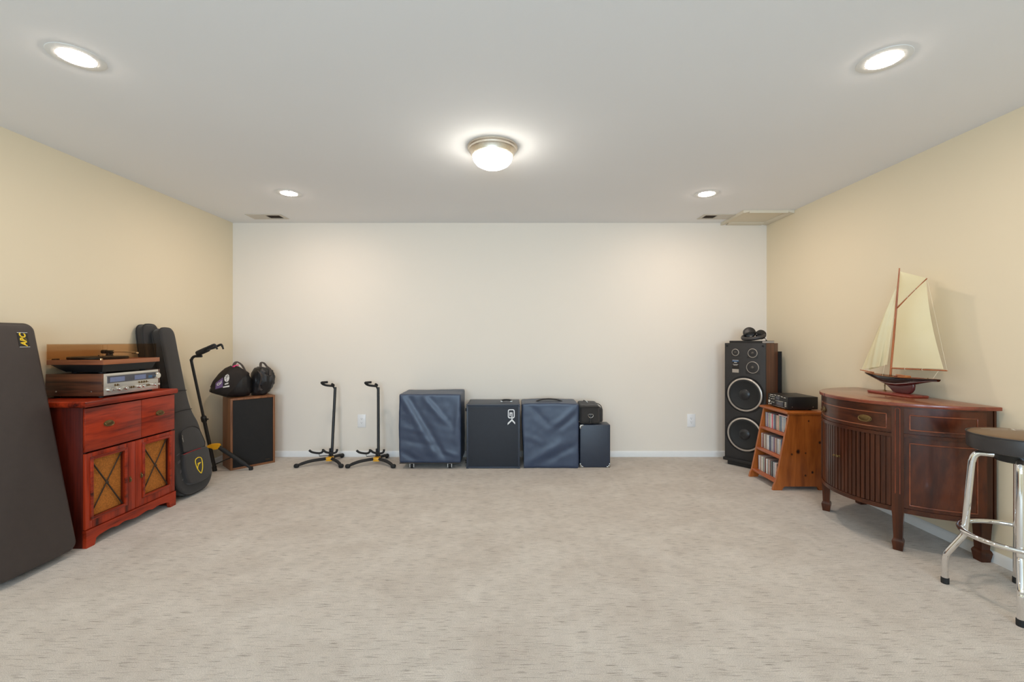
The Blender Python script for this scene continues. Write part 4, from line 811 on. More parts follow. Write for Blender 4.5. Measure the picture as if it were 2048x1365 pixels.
# cut real wells for the cones in the baffle: rebuild the baffle front with recess rings hidden behind the cones
woofer(0.0, 0.694); woofer(0.0, 0.317)
def small_driver(name, u, z, R):
    b = B(); lathe(b, [(R, 0), (R, 0.003), (R - 0.002, 0.005), (R - 0.005, 0.005), (R - 0.006, 0.0012), (R - 0.006, 0)], 48, FM(u, z)); w_ = obj(name, b, 'ring', t)
    b = B(); lathe(b, [(R - 0.0055, 0.001), (R * 0.6, 0.0006), (R * 0.3, 0.0004), (0, 0.0004)], 40, FM(u, z)); obj('cone', b, 'cap', w_)
    b = B(); lathe(b, [(R * 0.30, 0.0004), (R * 0.27, R * 0.16), (R * 0.15, R * 0.26), (0, R * 0.29)], 28, FM(u, z)); obj('dome', b, 'cone', w_)
    b = B(); e = R * 1.12; box(b, u - e, u + e, -td - 0.0012, -td, z - e, z + e, bev=0.0006); obj('driver_plate', b, 'baffle', w_)
small_driver('tweeter', -0.083, 1.094, 0.034); small_driver('midrange', 0.073, 1.090, 0.043); small_driver('midrange', 0.073, 0.956, 0.056)
b = B(); box(b, -0.112, -0.052, -td - 0.0015, -td, 0.938, 1.018); nb = obj('name_plate', b, 'sticker', t)
b = B(); box(b, -0.112, -0.052, -td - 0.002, -td - 0.001, 1.004, 1.016); obj('blue_band', b, 'blue_label', nb)
b = B(); [box(b, -0.082 - w_ / 2, -0.082 + w_ / 2, -td - 0.0022, -td - 0.001, z_ - h_ / 2, z_ + h_ / 2) for w_, z_, h_ in ((0.056, 1.0185, 0.003), (0.026, 0.998, 0.005), (0.050, 0.979, 0.0025), (0.036, 0.970, 0.0025))]; obj('white_rule', b, 'print_white', nb)
obj('silver_plate', bx(-0.112, -0.052, -td - 0.0022, -td, 0.900, 0.933), 'silver', t)
for u in (-tw + 0.022, tw - 0.022):
    b = B(); lathe(b, [(0.009, 0.0), (0.009, 0.003), (0.006, 0.004), (0.006, 0.0005), (0, 0.0005)], 20, FM(u, tz1 - 0.025)); obj('grille_socket', b, 'rubber', t)
t = thing('speaker_grille', 'dark detached speaker grille standing behind the tower speaker', 'speaker grille', (2.319, 4.268, 0), TA)
obj('frame_panel', bx(-tw + 0.012, tw + 0.025, td + 0.012, td + 0.032, 0, 1.103, bev=0.003), 'cloth', t)
t = thing('book', 'large flat dark-covered book lying on the tower speaker beneath the headphones', 'book', (2.319, 4.268, tz1), TA - 0.08)
b = B(); box(b, -0.150, 0.158, -0.115, 0.125, 0.0, 0.003); box(b, -0.150, 0.158, -0.115, 0.125, 0.019, 0.022); box(b, -0.150, 0.158, -0.118, -0.113, 0.0, 0.022); obj('cover', b, 'plastic_soft', t)
obj('pages', bx(-0.147, 0.154, -0.113, 0.121, 0.003, 0.019), 'page', t)
hz = tz1 + 0.022
t = thing('headphones', 'black padded headphones with a coiled cable on top of the tower speaker', 'headphones', (2.315, 4.215, hz), TA + 0.15)
def cup(m, R, th):
    b = B(); lathe(b, [(0, th * 0.5), (R * 0.6, th * 0.5), (R * 0.9, th * 0.38), (R, th * 0.1), (R * 0.96, -th * 0.15), (0, -th * 0.15)], 32, m); c = obj('ear_cup', b, 'plastic', t)
    b = B(); tube(b, [m @ Vector((R * 0.74 * math.cos(a), R * 0.74 * math.sin(a), -th * 0.22)) for a in [2 * PI * k / 28 for k in range(28)]], R * 0.25, 10, closed=True); obj('ear_pad', b, 'vinyl_side', c)
cup(Matrix.Translation((-0.040, 0.01, 0.078)) @ Matrix.Rotation(1.15, 4, 'X') @ Matrix.Rotation(0.2, 4, 'Y'), 0.056, 0.05)
cup(Matrix.Translation((0.058, 0.015, 0.060)) @ Matrix.Rotation(1.0, 4, 'X') @ Matrix.Rotation(0.45, 4, 'Y'), 0.046, 0.05)
b = B(); tube(b, [(-0.082, 0.0, 0.055), (-0.090, -0.025, 0.028), (-0.060, -0.055, 0.019), (0.0, -0.066, 0.020), (0.055, -0.052, 0.030), (0.088, -0.02, 0.045), (0.092, 0.01, 0.06)], [0.010, 0.016, 0.019, 0.019, 0.018, 0.015, 0.010], 14, 6); obj('headband', b, 'vinyl_side', t)
b = B(); pts = []
for k in range(221):
    s = k / 220; c = Vector((-0.075 + 0.145 * s, -0.030 - 0.022 * math.sin(PI * s), 0.055 + 0.026 * math.sin(PI * 0.9 * s)))
    a = 2 * PI * 22 * s; pts.append(c + Vector((0, math.cos(a), math.sin(a))) * 0.0085)
tube(b, pts, 0.0022, 6); obj('coiled_cable', b, 'rubber', t)
b = B(); tube(b, [(-0.02, -0.055, 0.042), (0.0, -0.058, 0.043)], 0.005, 8); tube(b, [(0.03, -0.045, 0.062), (0.042, -0.040, 0.064)], 0.004, 8); obj('metal_plug', b, 'chrome', t)
b = B(); tube(b, [(0.088, 0.0, 0.03), (0.10, 0.02, 0.012), (0.105, 0.03, 0.004), (0.09, 0.05, 0.003)], 0.003, 6, 5); obj('lead', b, 'rubber', t)

# ------------------------------------------------------------------ pine CD rack
t = thing('cd_rack', 'orange pine rack with three shelves of CDs between tower speaker and sideboard', 'rack', (2.345, 3.735, 0))
RY0, RY1, RXB, RTOP = 3.552, 3.923, 2.530, 0.613
def rxf(z): return 2.118 + (2.238 - 2.118) * z / RTOP - 0.012 * max(0, 1 - z / 0.05) ** 2 * 0 
side = [(2.106, 0), (2.182, 0), (2.190, 0.018), (2.205, 0.030), (2.462, 0.030), (2.474, 0.016), (2.478, 0), (RXB, 0), (RXB, RTOP), (2.238, RTOP), (rxf(0.45), 0.45), (rxf(0.2), 0.2), (rxf(0.07) - 0.002, 0.07), (2.113, 0.035)]
for y0 in (RY0, RY1 - 0.02):
    b = B(); prism(b, side, -0.02, 0.0, frame((0, y0, 0), (1, 0, 0), (0, 0, 1)), bev=0.0015, seg=1); obj('side_panel', b, 'pine_side', t, world=True)
b = B(); prism(b, [(2.214, RY0 - 0.016), (RXB + 0.012, RY0 - 0.016), (RXB + 0.012, RY1 + 0.016), (2.214, RY1 + 0.016)], RTOP, RTOP + 0.022, bev=0.006, seg=3); obj('top', b, 'pine', t, world=True)
shelf_z = (0.452, 0.268, 0.076)
for z in shelf_z:
    b = B(); box(b, rxf(z) + 0.004, RXB - 0.012, RY0 + 0.02, RY1 - 0.02, z - 0.02, z, bev=0.001); box(b, rxf(z) - 0.001, rxf(z) + 0.004, RY0 + 0.019, RY1 - 0.019, z - 0.021, z + 0.001, bev=0.0015); obj('shelf', b, 'pine_edge', t, world=True)
obj('back_panel', bx(RXB - 0.012, RXB - 0.002, RY0 + 0.02, RY1 - 0.02, 0.05, RTOP), 'pine', t, world=True)
CDC = {'white': (222, 220, 214), 'grey': (150, 148, 150), 'pale grey': (184, 182, 182), 'lavender': (148, 134, 158), 'pink': (214, 86, 104), 'red': (178, 42, 46), 'blue-grey': (104, 118, 140), 'dark blue': (58, 66, 96), 'tan': (172, 146, 122), 'cream': (220, 206, 184), 'black': (44, 42, 46), 'maroon': (96, 42, 44), 'green-grey': (128, 138, 126), 'pale pink': (206, 176, 176)}
for k_, c_ in CDC.items(): M['cd ' + k_] = plain('cd_spine_' + k_.replace(' ', '_').replace('-', '_'), c_, 0.3, spec=0.6, var=0.12, vscale=90)
ROWS = [['blue-grey', 'pale grey', 'lavender', 'lavender', 'tan', 'white', 'green-grey', 'white', 'white', 'pink', 'pink', 'pale grey', 'blue-grey', 'grey', 'dark blue', 'tan', 'cream', 'red', 'cream', 'green-grey', 'grey', 'blue-grey', 'white', 'grey', 'white', 'blue-grey', 'white', 'grey', 'maroon'],
        ['pale grey', 'pale pink', 'maroon', 'maroon', 'cream', 'grey', 'tan', 'grey', 'pale grey', 'white', 'white', 'blue-grey', 'dark blue', 'grey', 'blue-grey', 'pale grey', 'grey', 'lavender', 'maroon', 'pale pink', 'tan', 'lavender', 'grey', 'white', 'blue-grey', 'cream', 'grey', 'blue-grey', 'dark blue'],
        ['lavender', 'white', 'pale pink', 'tan', 'pale grey', 'white', 'cream', 'green-grey', 'pale grey', 'maroon', 'maroon', 'cream', 'white', 'grey', 'tan', 'pale pink', 'grey', 'maroon', 'green-grey', 'dark blue', 'black', 'white', 'blue-grey', 'white', 'pale pink', 'cream', 'black']]
ORD = 'first second third fourth fifth sixth seventh eighth ninth tenth eleventh twelfth thirteenth fourteenth fifteenth sixteenth seventeenth eighteenth nineteenth twentieth twenty-first twenty-second twenty-third twenty-fourth twenty-fifth twenty-sixth twenty-seventh twenty-eighth twenty-ninth thirtieth'.split()
SN = ('top', 'middle', 'bottom')
b = bx(0, 0.138, -0.0051, 0.0051, 0, 0.1245, bev=0.0006, seg=1); me_cd = bpy.data.meshes.new('cd_case'); b.to_mesh(me_cd); b.free()
me_by = {}
for k_ in CDC:
    mm_ = me_cd.copy(); mm_.materials.append(M['cd ' + k_]); me_by[k_] = mm_
for r, row in enumerate(ROWS):
    z = shelf_z[r] + 0.0012; y_far = RY1 - 0.0265 - (0.022 if r == 2 else 0.004)
    for i, c_ in enumerate(row):
        o = bpy.data.objects.new('cd_case', me_by[c_]); C.objects.link(o)
        o.location = (rxf(z) + 0.034 + random.uniform(-0.002, 0.003), y_far - 0.0051 - i * 0.01055, z)
        tag(o, '%s-spined CD case, %s from the left on the %s shelf of the pine rack' % (c_, ORD[i], SN[r]), 'CD', 'CDs on the %s shelf' % SN[r])
o = bpy.data.objects.new('cd_case', me_by['pale pink']); C.objects.link(o)
o.rotation_euler = (-PI / 2, 0, 0); o.location = (rxf(0.575) + 0.012, RY0 + 0.026, shelf_z[0] + 0.1325)
tag(o, 'pale pink CD case lying flat on top of the top shelf row', 'CD', 'CDs on the top shelf')

# ------------------------------------------------------------------ mini hi-fi on the rack
t = thing('mini_hifi', 'compact black mini hi-fi with silver buttons on top of the pine rack', 'stereo', (2.39, 3.75, RTOP + 0.022))
hx0, hx1, hy0, hy1, hz0, hz1 = 2.262, 2.512, 3.612, 3.890, RTOP + 0.031, RTOP + 0.133
obj('casing', bx(hx0 + 0.012, hx1, hy0, hy1, hz0, hz1, bev=0.002), 'plastic', t, world=True)
obj('front_panel', bx(hx0, hx0 + 0.0115, hy0 + 0.001, hy1 - 0.001, hz0 + 0.001, hz1 - 0.001, bev=0.002), 'plastic_soft', t, world=True)
def fb(name, y0, y1, z0, z1, m, d=0.003): return obj(name, bx(hx0 - d, hx0 + 0.001, hy0 + y0, hy0 + y1, hz0 + z0, hz0 + z1, bev=0.0006), m, t, world=True)
fb('display', 0.105, 0.165, 0.062, 0.090, 'dial', 0.001); fb('tape_door', 0.06, 0.155, 0.012, 0.046, 'dial', 0.002); fb('cd_drawer', 0.055, 0.165, 0.049, 0.056, 'steel', 0.002); fb('trim_strip', 0.03, 0.20, 0.004, 0.008, 'steel', 0.002)
for y_, z_, wd in ((0.02, 0.088, 0.03), (0.06, 0.092, 0.03), (0.10, 0.095, 0.04), (0.15, 0.095, 0.04), (0.195, 0.092, 0.06), (0.175, 0.078, 0.02), (0.20, 0.076, 0.02), (0.225, 0.078, 0.028), (0.175, 0.060, 0.02), (0.205, 0.058, 0.025), (0.24, 0.060, 0.02), (0.012, 0.050, 0.026), (0.012, 0.040, 0.026), (0.012, 0.030, 0.026), (0.012, 0.018, 0.026), (0.18, 0.030, 0.02), (0.205, 0.030, 0.02)):
    fb('button', y_, y_ + wd, z_, z_ + 0.005, 'silver_knob')
for y_, z_, r_ in ((0.248, 0.036, 0.013), (0.222, 0.016, 0.007), (0.25, 0.012, 0.007)):
    b = B(); lathe(b, [(0, 0.008), (r_ * 0.9, 0.008), (r_, 0.006), (r_, 0), (0, 0)], 24, frame((hx0 + 0.001, hy0 + y_, hz0 + z_), (0, -1, 0), (0, 0, 1))); obj('knob', b, 'silver_knob', t, world=True)
for xx in (hx0 + 0.04, hx1 - 0.04):
    for yy in (hy0 + 0.04, hy1 - 0.04):
        b = B(); lathe(b, [(0, 0), (0.012, 0), (0.014, 0.0095), (0, 0.0095)], 16, Matrix.Translation((xx, yy, RTOP + 0.022))); obj('foot', b, 'rubber', t, world=True)
    b = B(); lathe(b, [(0, 0.002), (0.003, 0.0015), (0.004, 0), (0, 0)], 12, Matrix.Translation((xx, hy0, hz0 + 0.02)) @ Matrix.Rotation(PI / 2, 4, 'X')); obj('screw', b, 'steel', t, world=True)

# ------------------------------------------------------------------ demilune sideboard on the right wall
SX, SY, SA, SB = XR - 0.018, 2.850, 0.475, 0.517          # centre of the straight back, half length, bulge
def sd(th, off=0.0):
    """point on the bowed front; th in degrees, + towards the camera"""
    a = math.radians(th); n = Vector((-math.cos(a) / SB, -math.sin(a) / SA)).normalized()
    p = Vector((SX - SB * math.cos(a), SY - SA * math.sin(a))) + n * off; return p
def curved(bm, t0, t1, z0, z1, o0, o1, n=None):
    n = n or max(2, int(abs(t1 - t0) / 2.5)); V = []
    for k in range(n + 1):
        th = t0 + (t1 - t0) * k / n; a, c = sd(th, o0), sd(th, o1)
        V.append([bm.verts.new((a.x, a.y, z0)), bm.verts.new((c.x, c.y, z0)), bm.verts.new((c.x, c.y, z1)), bm.verts.new((a.x, a.y, z1))])
    q = bmesh.new()
    for A_, B_ in zip(V, V[1:]):
        for k in range(4): bm.faces.new((A_[k], B_[k], B_[(k + 1) % 4], A_[(k + 1) % 4]))
    bm.faces.new(V[0]); bm.faces.new(V[-1][::-1])
def frame_bead(bm, t0, t1, z0, z1, r=0.0031, off=0.001):
    n = 20; pts = [sd(t0 + (t1 - t0) * k / n, off) for k in range(n + 1)]
    ln = [(p.x, p.y, z0) for p in pts] + [(p.x, p.y, z1) for p in pts[::-1]]
    out = []
    for i, p in enumerate(ln):
        q_ = ln[(i + 1) % len(ln)]; out.append(p)
        if abs(q_[2] - p[2]) > 0.01: out += [tuple(Vector(p).lerp(Vector(q_), s)) for s in (0.04, 0.5, 0.96)]
    tube(bm, out, r, 8, closed=True)
def fixn(b): bmesh.ops.recalc_face_normals(b, faces=b.faces[:]); return b
t = thing('sideboard', 'dark mahogany half-round sideboard with tambour doors against the right wall', 'sideboard', (2.38, SY, 0))
ZT2, ZB2 = 0.857, 0.224
poly_top = [(sd(th, 0.018).x, sd(th, 0.018).y) for th in range(-90, 91, 3)]
poly_top[0] = (SX, poly_top[0][1]); poly_top[-1] = (SX, poly_top[-1][1])
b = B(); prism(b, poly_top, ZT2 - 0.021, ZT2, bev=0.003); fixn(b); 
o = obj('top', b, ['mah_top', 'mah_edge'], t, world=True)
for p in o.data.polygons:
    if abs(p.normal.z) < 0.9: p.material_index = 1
b = B(); curved(b, -88, 88, ZB2 + 0.01, ZT2 - 0.022, -0.030, -0.012, 60); box(b, SX - 0.012, SX, SY - SA + 0.01, SY + SA - 0.01, ZB2 + 0.01, ZT2 - 0.022)
pb = [(sd(th, -0.014).x, sd(th, -0.014).y) for th in range(-88, 89, 4)]; prism(b, pb, ZB2 + 0.004, ZB2 + 0.018); fixn(b); obj('carcass', b, 'mah_v', t, world=True)
for r0, r1, z0, z1, o1 in ((-37.2, 37.2, 0.830, ZT2 - 0.0215, 0.002), (42.6, 84, 0.826, ZT2 - 0.0215, 0.002), (-84, -42.6, 0.826, ZT2 - 0.0215, 0.002), (-37.2, 37.2, 0.655, 0.676, 0.007),
                           (42.6, 84, 0.660, 0.680, 0.003), (-84, -42.6, 0.660, 0.680, 0.003), (-37.2, 37.2, ZB2, 0.250, 0.004), (42.6, 84, ZB2, 0.252, 0.003), (-84, -42.6, ZB2, 0.252, 0.003)):
    b = B(); curved(b, r0, r1, z0, z1, -0.012, o1); fixn(b); obj('rail', b, 'mah_h', t, world=True)
b = B(); curved(b, -36.9, 36.9, 0.678, 0.829, -0.012, 0.0); fixn(b); drw = obj('drawer', b, 'mah_h', t, world=True)
b = B(); frame_bead(b, -34.5, 34.0, 0.701, 0.785, off=0.0005); obj('bead', b, 'mah_bead', drw, world=True)
def facing(th, z, off):
    p = sd(th, off); a = math.radians(th); nrm = Vector((-math.cos(a) / SB, -math.sin(a) / SA, 0)).normalized(); x = Vector((0, 0, 1)).cross(nrm); return frame((p.x, p.y, z), x, (0, 0, 1))
for th in (-21.5, 21.5): oval_pull(drw, facing(th, 0.742, 0.0), 1.12)
for s in (-1, 1):
    b = B(); lo_, hi_ = (-36.9, -0.15) if s < 0 else (0.15, 36.9); n = 12
    curved(b, lo_, hi_, 0.251, 0.654, -0.012, -0.0095)
    for k in range(n):
        a0 = lo_ + (hi_ - lo_) * k / n; a1 = lo_ + (hi_ - lo_) * (k + 1) / n; g = 0.36
        q = B(); curved(q, a0 + g, a1 - g, 0.252, 0.653, -0.0098, 0.0, 2); fixn(q); merge(b, q)
    fixn(b); d_ = obj('tambour_door', b, 'mah_v', t, world=True, angle=30)
    b = B(); lathe(b, [(0, 0.022), (0.006, 0.021), (0.008, 0.016), (0.006, 0.011), (0.0035, 0.008), (0.004, 0.002), (0.008, 0), (0, 0)], 18, facing(s * 1.5, 0.467, 0.0)); obj('knob', b, 'brass', d_, world=True)
for s in (-1, 1):
    for z0, z1, nm in ((0.681, 0.825, 'upper_panel'), (0.253, 0.659, 'lower_panel')):
        b = B(); a = sorted((s * 42.8, s * 83.5)); curved(b, a[0], a[1], z0, z1, -0.012, -0.002); fixn(b); p_ = obj(nm, b, 'mah_panel', t, world=True)
        c = sorted((s * 46.0, s * 78.5)); b = B(); e = (0.704, 0.788) if nm[0] == 'u' else (0.274, 0.627); frame_bead(b, c[0], c[1], e[0], e[1], 0.0031, -0.0015); obj('bead', b, 'mah_bead', p_, world=True)
def leg(th, wdt, off):
    p = sd(th, off); m = facing(th, 0, off); x = Vector((m[0][0], m[1][0], 0)); y = Vector((m[0][2], m[1][2], 0))
    b = B(); prof = [(0.0, 0.021), (0.012, 0.022), (0.050, 0.027), (0.062, 0.0235), (0.068, 0.0195), (0.20, 0.0245), (0.226, 0.027), (ZT2 - 0.022, 0.027)]; rings = []
    ws = wdt / 0.054
    for z, h in prof:
        h *= ws; zz = min(z, 10); rings.append([b.verts.new(Vector((p.x, p.y, zz)) + x * sx * h + y * (sy * h - 0.012 * ws)) for sx, sy in ((-1, -1), (1, -1), (1, 1), (-1, 1))])
    for A_, B_ in zip(rings, rings[1:]):
        for k in range(4): b.faces.new((A_[k], A_[(k + 1) % 4], B_[(k + 1) % 4], B_[k]))
    b.faces.new(rings[0][::-1]); b.faces.new(rings[-1]); fixn(b); lg = obj('leg', b, 'mah_v', t, world=True, angle=25)
    if abs(th) < 60:
        b = B(); h = 0.0275 * ws - 0.012 * ws
        for u_, in ((-0.010,), (0.010,)): tube(b, [tuple(Vector((p.x, p.y, 0)) + x * u_ + y * h + Vector((0, 0, z_))) for z_ in (0.33, 0.815)], 0.0022, 6)
        tube(b, [tuple(Vector((p.x, p.y, 0)) + x * (0.010 * math.cos(a)) + y * h + Vector((0, 0, 0.815 + 0.010 * math.sin(a)))) for a in [PI * k / 8 for k in range(9)]], 0.0022, 6); obj('reeding', b, 'mah_edge', lg, world=True)
leg(40, 0.054, -0.008); leg(-40, 0.054, -0.008)
leg(86, 0.060, -0.040); leg(-86, 0.060, -0.040)
b = B(); b_ = facing(-13.5, 0, 0.0185); q = B(); box(q, -0.0012, 0.0012, ZT2 - 0.0205, ZT2 - 0.0005, -0.003, 0.0006); merge(b, q, b_); obj('top_seam', b, 'groove', t, world=True)

# ------------------------------------------------------------------ model yacht
BX = 2.515; BZ = ZT2
t = thing('model_yacht', 'model sailing yacht with cream sails and black hull on the mahogany sideboard', 'model boat', (BX, 2.88, BZ))
b = B(); prism(b, [(2.455, 2.717), (2.575, 2.717), (2.575, 3.041), (2.455, 3.041)], BZ, BZ + 0.016, bev=0.006, seg=2); obj('stand_base', b, 'boat_base', t, world=True)
b = B(); zf = BZ + 0.016
lathe(b, [(0, 0), (0.010, 0), (0.008, 0.004), (0.003, 0.008), (0.0028, 0.030), (0.0045, 0.036), (0.0028, 0.042), (0.003, 0.062), (0.005, 0.066), (0, 0.068)], 14, Matrix.Translation((BX, 2.968, zf))); obj('stand_peg', b, 'brass', t, world=True)
bow, stern, zd = 3.137, 2.594, 0.984
def hy(s): return bow + (stern - bow) * s
def beam(s): return 0.056 * max(0.0, math.sin(PI * min(1, s * 0.96 + 0.0) ** 0.92)) ** 0.75 + 0.0015
def sheer(s): return zd - 0.010 * math.sin(PI * s) + 0.002 * (1 - s)
def keelz(s):
    pts = [(0, zd - 0.004), (0.08, 0.968), (0.2, 0.950), (0.33, 0.925), (0.42, 0.915), (0.55, 0.917), (0.68, 0.932), (0.80, 0.950), (0.92, 0.966), (1.0, zd - 0.014)]
    for (a, za), (c, zc_) in zip(pts, pts[1:]):
        if s <= c: q = (s - a) / (c - a); return za + (zc_ - za) * q
    return pts[-1][1]
def hullpt(s, f, side):
    a = f * PI / 2; zt, zb = sheer(s), keelz(s); return Vector((BX + side * beam(s) * math.cos(a) ** 0.85, hy(s), zt - (zt - zb) * math.sin(a) ** 1.15))
def hullstrip(f0, f1, off=0.0):
    b = B()
    for side in (-1, 1): grid(b, 48, 10, lambda u, v: hullpt(u, f0 + (f1 - f0) * v, side) + Vector((side * off, 0, -off * 0.3)))
    bmesh.ops.remove_doubles(b, verts=b.verts[:], dist=1e-5); return fixn(b)
def fl(s): # fraction reaching the water line height
    return 0.40
obj('hull', hullstrip(0, 0.52), 'hull', t, world=True, angle=80)
obj('waterline_stripe', hullstrip(0.50, 0.55, 0.0007), 'stripe', t, world=True, angle=80)
b = hullstrip(0.52, 1.0)
kp = [(2.965, 0.918), (2.945, 0.915), (2.915, 0.893), (2.896, 0.875), (2.880, 0.8735), (2.80, 0.8735), (2.785, 0.874), (2.766, 0.885), (2.752, 0.905), (2.748, 0.930), (2.752, 0.945), (2.85, 0.945), (2.93, 0.935)]
q = B(); prism(q, kp, -0.011, 0.011, frame((BX, 0, 0), (0, 1, 0), (0, 0, 1)), bev=0.007, seg=3); merge(b, q); obj('lower_hull', b, 'hull_red', t, world=True)
b = B(); grid(b, 40, 7, lambda u, v: Vector((BX + (v * 2 - 1) * beam(u) * 0.985, hy(u), sheer(u) + 0.0015 + 0.002 * (1 - (v * 2 - 1) ** 2)))); bmesh.ops.solidify(b, geom=b.faces[:], thickness=0.003); obj('deck', fixn(b), 'deck', t, world=True)
b = B(); box(b, BX - 0.022, BX + 0.022, 2.795, 2.850, 0.975, 0.990, bev=0.004); tube(b, [(BX - 0.024, 2.79 + 0.065 * k / 8, 0.990 + 0.002 * math.sin(PI * k / 8)) for k in range(9)], 0.003, 6); obj('cabin', b, 'deck', t, world=True)
b = B(); box(b, BX - 0.016, BX + 0.016, 2.700, 2.750, 0.975, 0.983, bev=0.002); box(b, BX - 0.012, BX + 0.012, 2.865, 2.885, 0.976, 0.984, bev=0.002); obj('hatch', b, 'boat_base', t, world=True)
b = B(); [tube(b, [(BX - 0.02, y_, 0.976), (BX - 0.02, y_, 0.989)], 0.0022, 6) for y_ in (2.955, 2.965, 2.905, 2.892, 2.64)]; obj('deck_fitting', b, 'brass', t, world=True)
mb, mt = Vector((BX, 2.924, 0.975)), Vector((BX, 2.856, 1.684))
b = B(); tube(b, [mb, mb.lerp(mt, 0.6), mt], [0.0065, 0.0055, 0.0035], 10); obj('mast', b, 'spar', t, world=True)
bm0, bm1 = Vector((BX, 2.917, 1.030)), Vector((BX - 0.01, 2.533, 1.041))
b = B(); tube(b, [bm0, bm1], [0.0045, 0.0036], 10); obj('boom', b, 'spar', t, world=True)
g0, g1 = Vector((BX, 2.874, 1.426)), Vector((BX - 0.005, 2.661, 1.590))
b = B(); tube(b, [g0, g1], [0.004, 0.003], 10); obj('gaff', b, 'spar', t, world=True)
b = B(); tube(b, [(BX, 3.06, 0.990), (BX, 3.178, 1.000)], [0.0045, 0.003], 10); obj('bowsprit', b, 'spar', t, world=True)
def sail(name, a, b_, c, d, bell, nu=22, nv=26, leech=0.0, folds=0.0):
    """corners: a tack, b clew, c peak, d throat"""
    bb_ = B(); a, b_, c, d = map(Vector, (a, b_, c, d))
    def fn(u, v):
        p = a.lerp(b_, u).lerp(d.lerp(c, u), v)
        p.x -= bell * math.sin(PI * u) * math.sin(PI * min(1, v * 0.9 + 0.05)); p.y += leech * math.sin(PI * v) * u
        p.x += folds * math.sin(u * 17 + v * 3) * (1 - v) * math.sin(PI * u)
        return p
    grid(bb_, nu, nv, fn); bmesh.ops.remove_doubles(bb_, verts=bb_.verts[:], dist=1e-4); bmesh.ops.solidify(bb_, geom=bb_.faces[:], thickness=0.0008); return obj(name, fixn(bb_), 'sail', t, world=True)
up_ = Vector((0, 0, 1))
sail('mainsail', bm0 + Vector((0, -0.006, 0.006)), bm1 + Vector((0, 0.022, 0.008)), g1 + Vector((0, 0.008, -0.008)), g0 + Vector((0, -0.005, -0.004)), 0.022, leech=0.016)
sail('topsail', g0 + Vector((0, -0.004, 0.014)), g1 + Vector((0, 0.006, 0.004)), mt + Vector((0, -0.004, -0.022)), mt + Vector((0, -0.004, -0.022)), 0.008)
mj = mb.lerp(mt, 0.83) + Vector((-0.002, 0.008, 0))
sail('jib', (BX, 3.168, 1.004), (BX - 0.022, 2.985, 1.036), mj, mj, 0.020, folds=0.004)
sail('staysail', (BX, 3.105, 1.002), (BX - 0.014, 2.935, 1.052), mb.lerp(mt, 0.76) + Vector((0.004, 0.008, 0)), mb.lerp(mt, 0.76) + Vector((0.004, 0.008, 0)), 0.014, folds=0.003)
b = B(); tube(b, [(BX, 3.172, 1.002), tuple(mj + Vector((0.002, 0.004, 0.006)))], 0.0010, 5); tube(b, [(BX - 0.01, 2.585, 1.036), (BX - 0.005, 2.625, 0.984)], 0.0016, 5); tube(b, [tuple(bm1), tuple(g1)], 0.0007, 5); tube(b, [(BX - 0.048, 2.93, 0.978), tuple(mb.lerp(mt, 0.62))], 0.0007, 5); tube(b, [(BX + 0.048, 2.93, 0.978), tuple(mb.lerp(mt, 0.62))], 0.0007, 5); obj('rigging', b, 'cord', t, world=True)
b = B(); [tube(b, [p + Vector((0.0065 * math.cos(a), 0, 0.0065 * math.sin(a))) for a in [2 * PI * k / 12 for k in range(12)]], 0.0012, 5, closed=True) for p in (bm0.lerp(bm1, 0.28), bm0.lerp(bm1, 0.6), g0.lerp(g1, 0.4), g0.lerp(g1, 0.65))]
[tube(b, [p, p + Vector((0, 0, 0.012))], 0.0022, 6) for p in (Vector((BX, 3.160, 1.0)), Vector((BX, 3.102, 0.996)))]; obj('lashing', b, 'cord', t, world=True)

# ------------------------------------------------------------------ chrome bar stool
SCX, SCY = 2.350, 2.040
t = thing('bar_stool', 'chrome bar stool with round black vinyl seat in front of the sideboard', 'stool', (SCX, SCY, 0))
SM = Matrix.Translation((SCX, SCY, 0)); R = 0.172
b = B(); lathe(b, [(0, 0.702), (R - 0.012, 0.702), (R - 0.002, 0.707), (R, 0.714), (R, 0.772), (R - 0.001, 0.776)], 72, SM); obj('seat_band', b, 'vinyl_side', t, world=True)
topz = lambda r_: 0.778 + 0.020 * (1 - (r_ / R) ** 2) ** 0.8 if r_ < R else 0.777
b = B(); lathe(b, [(R - 0.0005, 0.774)] + [(R * (1 - k / 14), topz(R * (1 - k / 14))) for k in range(1, 14)] + [(0, topz(0))], 72, SM); so = obj('seat_top', b, 'vinyl', t, world=True)
b = B(); tube(b, [(SCX + R * math.cos(a), SCY + R * math.sin(a), 0.777) for a in [2 * PI * k / 72 for k in range(72)]], 0.0032, 8, closed=True); obj('seat_piping', b, 'vinyl_side', t, world=True)
def on_seat(x, y): 
    r_ = math.hypot(x, y); return Vector((SCX + x, SCY + y, topz(min(r_, R * 0.98)) + 0.0006))
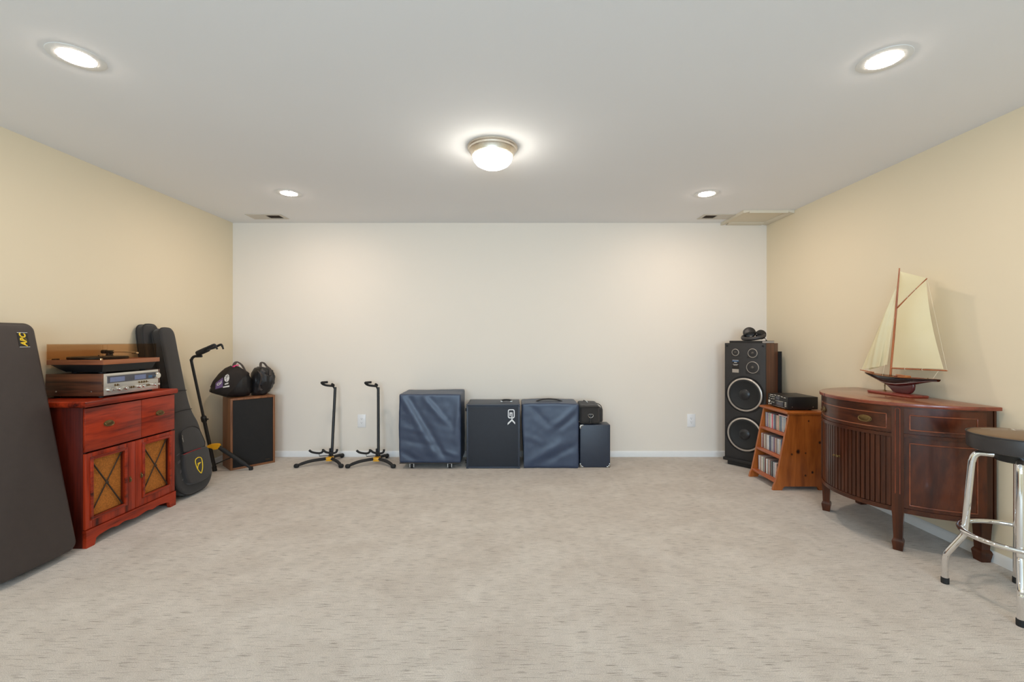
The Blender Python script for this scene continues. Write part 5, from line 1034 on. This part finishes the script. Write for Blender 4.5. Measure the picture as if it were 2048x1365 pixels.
def seat_strip(p0, p1, wd):
    b = B(); d = Vector((p1[0] - p0[0], p1[1] - p0[1])).normalized(); n = Vector((-d.y, d.x)) * wd / 2
    grid(b, 16, 2, lambda u, v: on_seat(p0[0] + (p1[0] - p0[0]) * u + n.x * (v * 2 - 1), p0[1] + (p1[1] - p0[1]) * u + n.y * (v * 2 - 1))); return b
b = B()
for p0, p1, wd in (((-0.085, 0.045), (-0.028, 0.02), 0.004), ((-0.022, 0.014), (0.13, -0.06), 0.004), ((-0.08, 0.09), (0.0, 0.045), 0.005), ((0.012, 0.035), (0.12, -0.03), 0.005)): merge(b, seat_strip(p0, p1, wd))
merge(b, seat_strip((-0.012, 0.004), (0.022, 0.052), 0.006)); merge(b, seat_strip((0.022, 0.052), (0.066, -0.020), 0.016)); fixn(b); obj('seat_print', b, 'seat_print', so, world=True, label='white line print with a triangle')
b = B(); lathe(b, [(0.0, 0.655), (0.075, 0.655), (0.08, 0.66), (0.08, 0.700), (0, 0.700)], 28, SM); obj('swivel_plate', b, 'black', t, world=True)
rt = 0.0138
for sx in (-1, 1):
    for sy in (-1, 1):
        P2 = lambda f, z: (SCX + sx * 0.180 * f, SCY + sy * 0.165 * f, z)
        b = B(); tube(b, [P2(0.12, 0.676), P2(0.46, 0.674), P2(0.54, 0.670), P2(0.59, 0.655), P2(0.615, 0.63), P2(0.63, 0.60), P2(0.715, 0.30), P2(0.725, 0.275), P2(0.745, 0.255), P2(0.955, 0.160), P2(0.985, 0.135), P2(1.0, 0.105), P2(1.0, 0.004)], rt, 16, 5); lg = obj('leg', b, 'chrome', t, world=True)
        b = B(); lathe(b, [(0, 0.0), (rt + 0.002, 0.0), (rt + 0.0025, 0.004), (rt + 0.0025, 0.028), (rt, 0.030), (0, 0.030)], 20, Matrix.Translation((SCX + sx * 0.18, SCY + sy * 0.165, 0))); obj('rubber_foot', b, 'rubber', lg, world=True)
b = B(); tube(b, [(SCX + 0.1995 * math.cos(a), SCY + 0.1905 * math.sin(a), 0.303) for a in [2 * PI * k / 72 for k in range(72)]], 0.0112, 14, closed=True); obj('foot_ring', b, 'chrome', t, world=True)
